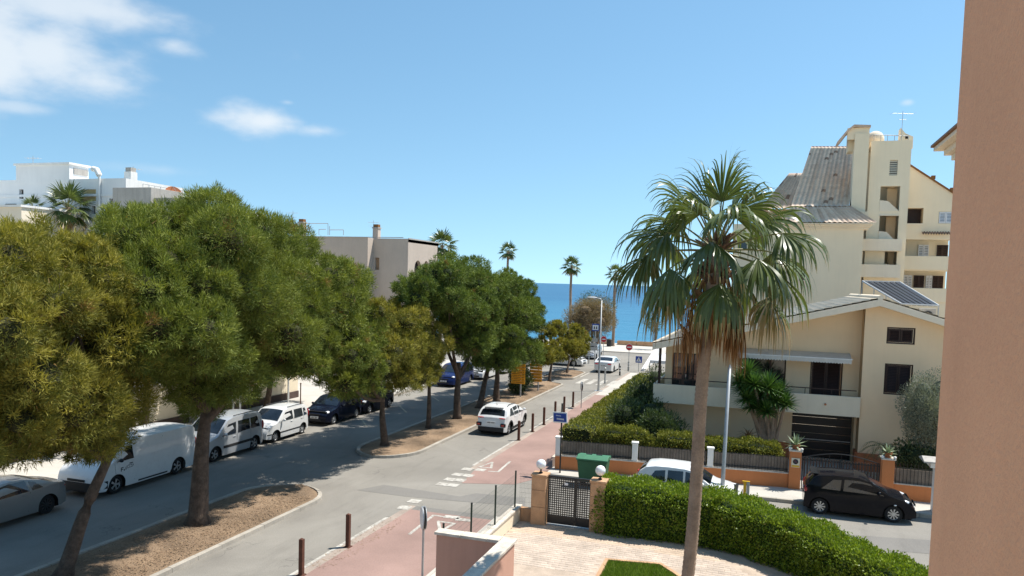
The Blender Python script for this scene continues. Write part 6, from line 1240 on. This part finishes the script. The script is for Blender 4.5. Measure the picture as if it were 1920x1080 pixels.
# house garden soil, paled to bounce light onto the facade
sheet('garden_ground', [(-8.4,33.3),(-8.4,58),(14,58),(14,34.5),(1.3,33.45)], .03, M('pale_gravel')); sheet('driveway', [(1.3,33.46),(4.7,33.46),(4.7,40.2),(1.3,40.2)], .05, M('concrete_walk'))
# green waste container
t = thing('waste_container', 'green wheeled waste container behind the garden gate', 'container', (-6.3,30.55,0)); x0, x1, y0, y1 = -6.92,-5.70,30.15,30.95
MB().add([(x0+.1,y0+.08,.16),(x1-.1,y0+.08,.16),(x1-.1,y1-.08,.16),(x0+.1,y1-.08,.16),(x0,y0,1.08),(x1,y0,1.08),(x1,y1,1.08),(x0,y1,1.08)], [(3,2,1,0),(4,5,6,7),(0,1,5,4),(1,2,6,5),(2,3,7,6),(3,0,4,7)]).build('bin_body', M('bin_green'), t, bev=.03)
MB().prism_x([(y0-.04,1.085),(y1+.03,1.085),(y1+.03,1.2),(y0+.3,1.26),(y0-.04,1.15)], x0-.03, x1+.03).build('lid', pm('bin_lid', (.05,.17,.09), .55, .12, 3, 30, .1), t, bev=.015)
for x in (x0+.4, x1-.4): MB().box(x-.12,x+.12,y0+.45,y0+.53,1.225,1.27).build('lid_handle', M('black_trim'), t)
for x in (x0+.2, x1-.2):
    for y in (y0+.2, y1-.2): MB().lathe([(.09,-.03),(.1,0),(.09,.03)], 12, (x,y,.1), 'y').build('castor', M('tyre'), t)
# bollards
bl = None
def bollard(x, y, lab, h=1.0):
    t = thing('bollard', lab, 'bollard', (x,y,0), group='rusty bollards along the red lane'); B(x-.06,x+.06,y-.06,y+.06,0,h).build('post', M('rust'), t, bev=.008); MB().lathe([(.05,h),(.03,h+.02)], 8, (x,y,0)).build('cap', M('rust'), t); B(x-.1,x+.1,y-.1,y+.1,.006,.03).build('base_plate', M('rust'), t); return t
for i, (x, y, lab) in enumerate(((-11.7,17.85,'nearest rusty bollard, cut by the bottom edge of the view'),(-11.68,20.3,'rusty bollard second nearest to us, with sand at its foot'),(-11.78,37.7,'rusty bollard beside the rear wheel of the white crossover'),(-11.78,40.2,'rusty bollard second beyond the crossover wheel'),(-11.78,42.5,'rusty bollard third of the far row'),(-11.78,45.0,'rusty bollard fourth of the far row, left of the blue sign'),(-11.78,47.2,'rusty bollard fifth of the far row, just above the blue sign'),(-11.78,49.6,'last rusty bollard of the far row, by the edge-on round sign'))): bollard(x, y, lab, 1.02)
for (px, py, lab) in ((1162,704,'black bollard with white bands nearest the long hedge end'),(1178,695,'black bollard with white bands below the no-entry sign')):
    x, y = G(px, py); t = thing('striped_bollard', lab, 'bollard', (x,y,0), group='striped bollards at the junction'); MB().lathe([(.09,0),(.075,.1),(.075,.8),(.05,.88)], 12, (x,y,0)).build('post', M('black_iron'), t, smooth=True, angle=40)
    for z in (.38,.62): MB().lathe([(.079,z),(.079,z+.1)], 12, (x,y,0)).build('band', M('sign_white'), t)
# signs
def pole(t, x, y, z0, z1, r=.03, mat='grey_metal', nm='pole'): return MB().tube([(x,y,z0),(x,y,z1)], r, 10).build(nm, M(mat), t, smooth=True, angle=40)
def disc(t, x, y, z, r, face, mats, nm='sign_plate'):
    """round plate facing direction angle 'face' (radians in plan)"""
    d = Vector((math.cos(face), math.sin(face), 0)); s = Vector((-d.y, d.x, 0)); n = 28; prev = None
    for k, (rr, dep, mt) in enumerate(mats):
        m = MB(); vs = []
        for o_ in (dep, dep+.012):
            for i in range(n): a = 2*math.pi*i/n; p = Vector((x,y,z))+s*(rr*math.cos(a))+Vector((0,0,rr*math.sin(a)))+d*o_; vs.append(tuple(p))
        m.add(vs, [tuple(range(n-1,-1,-1)), tuple(range(n,2*n))]+[(i,(i+1)%n,n+(i+1)%n,n+i) for i in range(n)]); prev = m.build(nm if k == 0 else 'sign_face', M(mt), t)
    return d, s
for (x, y, h, lab) in ((-8.1,17.9,2.35,'round traffic sign seen edge-on on a thin pole near the pink wall'),(-11.2,49.5,1.75,'small round sign seen edge-on beyond the last bollards')):
    t = thing('round_sign', lab, 'sign', (x,y,0), group='edge-on round signs'); pole(t, x, y, 0, h); fa = math.atan2(y, x)+math.pi/2+.16; disc(t, x, y, h-.3, .29, fa, [(.30,.03,'grey_metal'),(.285,.045,'sign_white')]); disc(t, x, y, h-.3, .29, fa+math.pi, [(.30,.03,'grey_metal')])
x, y = G(1178,697); t = thing('no_entry_sign', 'red no-entry sign with white bar on a pole at the junction', 'sign', (x,y,0)); pole(t, x, y, 0, 2.55); d, s = disc(t, x, y, 2.35, .3, -1.35, [(.32,.04,'sign_white'),(.29,.055,'sign_red')]); c = Vector((x,y,2.35))+d*.078; MB().obox(tuple(c), (.4,.012,.09), ax=[tuple(s),tuple(d),(0,0,1)]).build('bar', M('sign_white'), t)
x, y = G(1131,705); t = thing('no_entry_sign', 'second red round sign half behind the lamp post', 'sign', (x,y+9,0)); y += 9; x = aty(1132,636,y)[0]; t.location = (x,y,0); zc = aty(1132,636,y)[2]; pole(t, x, y, 0, zc+.3); d, s = disc(t, x, y, zc, .3, -1.35, [(.32,.04,'sign_white'),(.29,.055,'sign_red')]); c = Vector((x,y,zc))+d*.078; MB().obox(tuple(c), (.4,.012,.09), ax=[tuple(s),tuple(d),(0,0,1)]).build('bar', M('sign_white'), t)
x, y = G(1197,697); t = thing('crossing_sign', 'blue square pedestrian crossing sign with white triangle', 'sign', (x,y,0)); zc = aty(1198,674,y)[2]; pole(t, x, y, 0, zc); f_ = MB().obox((x,y-.04,zc), (.62,.03,.62)).build('plate', M('sign_blue'), t, bev=.01)
MB().prism_y([(x-.25,zc-.2),(x+.25,zc-.2),(x,zc+.24)], y-.065, y-.058).build('triangle', M('sign_white'), f_)
m = MB(); m.ball((x+.01,y-.07,zc+.07), (.03,.006,.03), 8, 6); m.prism_y([(x-.02,zc+.03),(x+.04,zc+.03),(x+.03,zc-.08),(x+.08,zc-.16),(x+.05,zc-.17),(x+.0,zc-.09),(x-.06,zc-.17),(x-.09,zc-.16),(x-.03,zc-.07)], y-.076, y-.068); m.build('walker', M('ink'), f_)
# sign cluster on the left at the seafront
q = aty(1117,614,78); t = thing('square_sign', 'white and blue square sign on the mast left of the lamp post', 'sign', (q[0],78,0)); pole(t, q[0], 78, 0, q[2]+.4, .05); f_ = MB().obox((q[0],77.93,q[2]), (.75,.04,.75)).build('plate', M('sign_blue'), t, bev=.01); B(q[0]-.3,q[0]+.3,77.9,77.908,q[2]-.26,q[2]+.26).build('field', M('sign_white'), f_)
for s in (-1,1): MB().prism_y([(q[0]+s*.12-.07,q[2]-.14),(q[0]+s*.12+.07,q[2]-.14),(q[0]+s*.12+.04,q[2]+.1),(q[0]+s*.12-.04,q[2]+.1)], 77.89, 77.898).build('mark', M('ink'), f_)
for k, (w, z) in enumerate(((.9,-1.3),(.8,-1.75),(1.0,-2.2))): B(q[0]-w/2-.2,q[0]+w/2-.2,77.9,77.94,q[2]+z-.17,q[2]+z+.17).build('arrow_board', M('grey_metal'), t)
pole(t, q[0]-.6, 78, 0, q[2]-.9, .05)
# orange direction boards
def boards(px, py_top, py_bot, pbase, lab, w):
    x, y = G(*pbase); z1 = aty(px, py_top, y)[2]; z0 = aty(px, py_bot, y)[2]; xc = aty(px, (py_top+py_bot)/2, y)[0]; n = 6
    t = thing('direction_boards', lab, 'sign', (xc,y,0), group='orange direction boards'); pole(t, xc+.18, y+.05, .1, z1, .05); h = (z1-z0)/n
    for k in range(n):
        za = z0+k*h+.02; zb_ = z0+(k+1)*h-.012; b_ = B(xc-w/2,xc+w/2,y-.05,y-.01,za,zb_).build('board', M('sign_orange'), t, bev=.008); m = MB(); xx = xc-w/2+.18
        while xx < xc+w/2-.12:
            l = random.uniform(.03,.06); m.box(xx,xx+l,y-.055,y-.051,za+h*.32,zb_-h*.32); xx += l+.02+(random.random() < .2)*.05
        m.build('lettering', M('sign_brown'), b_); MB().prism_y([(xc-w/2+.05,(za+zb_)/2),(xc-w/2+.12,zb_-h*.25),(xc-w/2+.12,za+h*.25)], y-.055, y-.051).build('arrow', M('sign_brown'), b_)
boards(972,682,720,(971,748),'left stack of orange direction boards in front of the dark shrub',1.02); boards(1005,682,716,(1003,736),'right stack of orange direction boards on the island',.95)
# blue sign on the corner
x, y = -7.95, 31.5; t = thing('blue_sign', 'blue sign board with white lettering on a dark pole at the hedge corner', 'sign', (x,y,0)); pole(t, x, y, 0, aty(1063,757,y)[2], .035, 'black_iron'); a = aty(1038,775,y); b2 = aty(1063,791,y); za, zb_ = aty(1050,773,y)[2], aty(1050,792,y)[2]
ax = [(.97,-.24,0.06),(.24,.97,0),(-.06,0,1)]; cx = (a[0]+b2[0])/2+.0; f_ = MB().obox((cx,y-.02,(za+zb_)/2), (b2[0]-a[0]+.08,.03,za-zb_+.02), ax=ax).build('board', M('sign_white'), t); MB().obox((cx,y-.04,(za+zb_)/2), (b2[0]-a[0],.014,za-zb_-.08), ax=ax).build('panel', M('sign_blue'), f_); m = MB()
for r_, (n, dz, w0) in enumerate(((5,.08,.03),(7,-.06,.045))):
    for k in range(n): m.obox((cx-.14+k*.05+.04*r_-.02, y-.055+.0-(k*.05)*.24*.9, (za+zb_)/2+dz), (w0*.7,.004,.05+.02*r_), ax=ax)
m.build('lettering', M('sign_white'), f_)
# street lamp by the hedge
x, y = -11.85, 58.2; t = thing('street_lamp', 'tall grey street lamp beside the far end of the hedge', 'street lamp', (x,y,0)); MB().tube([(x,y,0),(x,y,1.0),(x,y,7.0)], [.09,.075,.045], 10).build('pole', M('grey_metal'), t, smooth=True); MB().tube([(x,y,7.0),(x-.1,y,7.12),(x-.9,y,7.2)], [.045,.04,.035], 8).build('arm', M('grey_metal'), t, smooth=True); MB().ball((x-.75,y,7.2), (.42,.14,.06), 12, 8).build('lamp_head', M('sign_white'), t, smooth=True); B(x-.3,x+.3,y-.3,y+.3,.0,.02).build('base_plate', M('grey_metal'), t)
# pole at the side street
a = aty(1355,905,29.4); b2 = aty(1368,690,29.4); t = thing('utility_pole', 'slightly leaning grey pole behind the bright hedge by the white car', 'pole', (a[0],29.4,0)); MB().tube([(a[0]-.01,29.4,-.02),tuple(a),tuple(b2)], [.085,.08,.06], 10).build('pole', M('grey_metal'), t, smooth=True)
MB().tube([tuple(b2), (b2[0]+.01,29.4,b2[2]+.12)], [.065,.02], 8).build('pole_cap', M('grey_metal'), t)
a = aty(1402,925,28.6); t = thing('marker_post', 'grey and yellow upright post behind the hedge', 'post', (a[0],28.6,0)); MB().box(a[0]-.055,a[0]+.055,28.55,28.65,0,1.28).build('post', M('grey_metal'), t, bev=.01); MB().box(a[0]-.16,a[0]-.06,28.56,28.64,.62,1.26).build('yellow_plate', M('yellow_plastic'), t, bev=.008); MB().box(a[0]-.2,a[0]+.06,28.56,28.64,1.262,1.30).build('cap', M('yellow_plastic'), t)
x, y = G(1134,719); t = thing('grey_post', 'short grey post beside the street lamp', 'post', (x,y,0)); pole(t, x, y, 0, 1.3, .07); MB().lathe([(.075,1.3),(.02,1.34)], 10, (x,y,0)).build('cap', M('grey_metal'), t)
for (px, py, h, lab) in ((437,788,3.6,'left one of two slim white poles behind the parked cars'),(450,788,3.4,'right one of two slim white poles behind the parked cars'),(540,778,3.0,'slim white pole behind the small white hatchback')):
    x, y = G(px, py); t = thing('white_pole', lab, 'pole', (x,y,.12), group='white poles on the left pavement'); pole(t, x, y, .12, h, .055, 'white_paint'); MB().lathe([(.06,h),(.02,h+.05)], 8, (x,y,0)).build('cap', M('white_paint'), t)
x, y = -26.7, 40.4; t = thing('thin_post', 'thin dark post on the left pavement before the black cars', 'post', (x,y,.12)); pole(t, x, y, .12, 1.6, .035, 'rust'); MB().ball((x,y,1.62), .05, 8, 6).build('knob', M('rust'), t)
x, y = G(1067,694); t = thing('thin_post', 'thin grey signpost at the tip of the island by the junction', 'post', (x-.6,y,0)); pole(t, aty(1076,690,y)[0], y, 0, 3.3, .04); B(aty(1076,690,y)[0]-.2,aty(1076,690,y)[0]+.2,y-.05,y-.03,2.8,3.2).build('plate', M('grey_metal'), t)
# white tent and ramp wall right of the junction
a = aty(1228,686,66); t = thing('white_tent', 'white canvas tent roof behind the balcony corner', 'tent', (a[0]+1.2,66,0)); zc = aty(1245,650,66)[2]; ze = aty(1228,672,66)[2]; x0, x1, y0, y1 = a[0]-.2, a[0]+3.4, 64.2, 68; cx, cy = (x0+x1)/2, (y0+y1)/2
rim = [(x0,y0,ze),(x1,y0,ze),(x1,y1,ze),(x0,y1,ze)]; mid = [(cx+(p[0]-cx)*.4, cy+(p[1]-cy)*.4, ze+(zc-ze)*.45) for p in rim]; vs = rim+mid+[(cx,cy,zc+.5)]; MB().add(vs, [(i,(i+1)%4,4+(i+1)%4,4+i) for i in range(4)]+[(4+i,4+(i+1)%4,8) for i in range(4)]).build('canopy', M('canvas'), t); MB().box(x0,x1,y0-.01,y0+.01,ze-.25,ze-.002).box(x0-.01,x0+.01,y0+.011,y1,ze-.25,ze-.002).build('valance', M('canvas'), t)
for p in rim: MB().tube([(p[0],p[1],0),(p[0],p[1],ze-.26)], .04, 6).build('leg', M('grey_metal'), t)
a0 = G(1203,696); a1 = G(1232,668); t = thing('ramp_wall', 'pale sloping wall beside the white tent', 'wall', (a0[0],a0[1],0)); d = Vector((a1[0]-a0[0], a1[1]-a0[1])); MB().add([(a0[0],a0[1],0),(a1[0],a1[1],0),(a1[0],a1[1],1.5),(a0[0],a0[1],.25)]+[(a0[0]+.3,a0[1],0),(a1[0]+.3,a1[1],0),(a1[0]+.3,a1[1],1.5),(a0[0]+.3,a0[1],.25)], [(0,3,2,1),(4,5,6,7),(3,7,6,2),(0,4,7,3),(1,2,6,5)]).build('wall', M('white_render'), t); MB().tube([(a0[0]+.15,a0[1],.3),(a1[0]+.15,a1[1],1.55)], .04, 6).build('handrail', M('grey_metal'), t)
# seafront planters, bins, benches
for i, (px, py, w, lab) in enumerate(((1188,642,2.6,'low brown stone planter on the seafront left of the tent'),(1139,641,2.0,'low brown planter behind the sign posts'),(1222,643,2.2,'low brown planter at the foot of the thin seafront tree'))):
    q = G(px, py, .1); t = thing('planter', lab, 'planter', (q[0],q[1]-1,.1), group='seafront planters'); y = min(q[1],104.5); B(q[0]-w/2,q[0]+w/2,y-.8,y,.1,.65).build('box', M('sandstone'), t, bev=.02); B(q[0]-w/2+.1,q[0]+w/2-.1,y-.7,y-.1,.65,.68).build('soil', M('dirt'), t)
q = aty(1142,640,100); t = thing('litter_bin', 'dark litter bin at the foot of the seafront palm', 'bin', (q[0],100,.1)); MB().lathe([(.3,.1),(.33,.9),(.36,.95),(.3,1.0)], 12, (q[0],100,0)).build('bin_body', M('black_trim'), t); MB().lathe([(.36,1.0),(.2,1.12)], 12, (q[0],100,0)).build('lid', M('black_trim'), t)
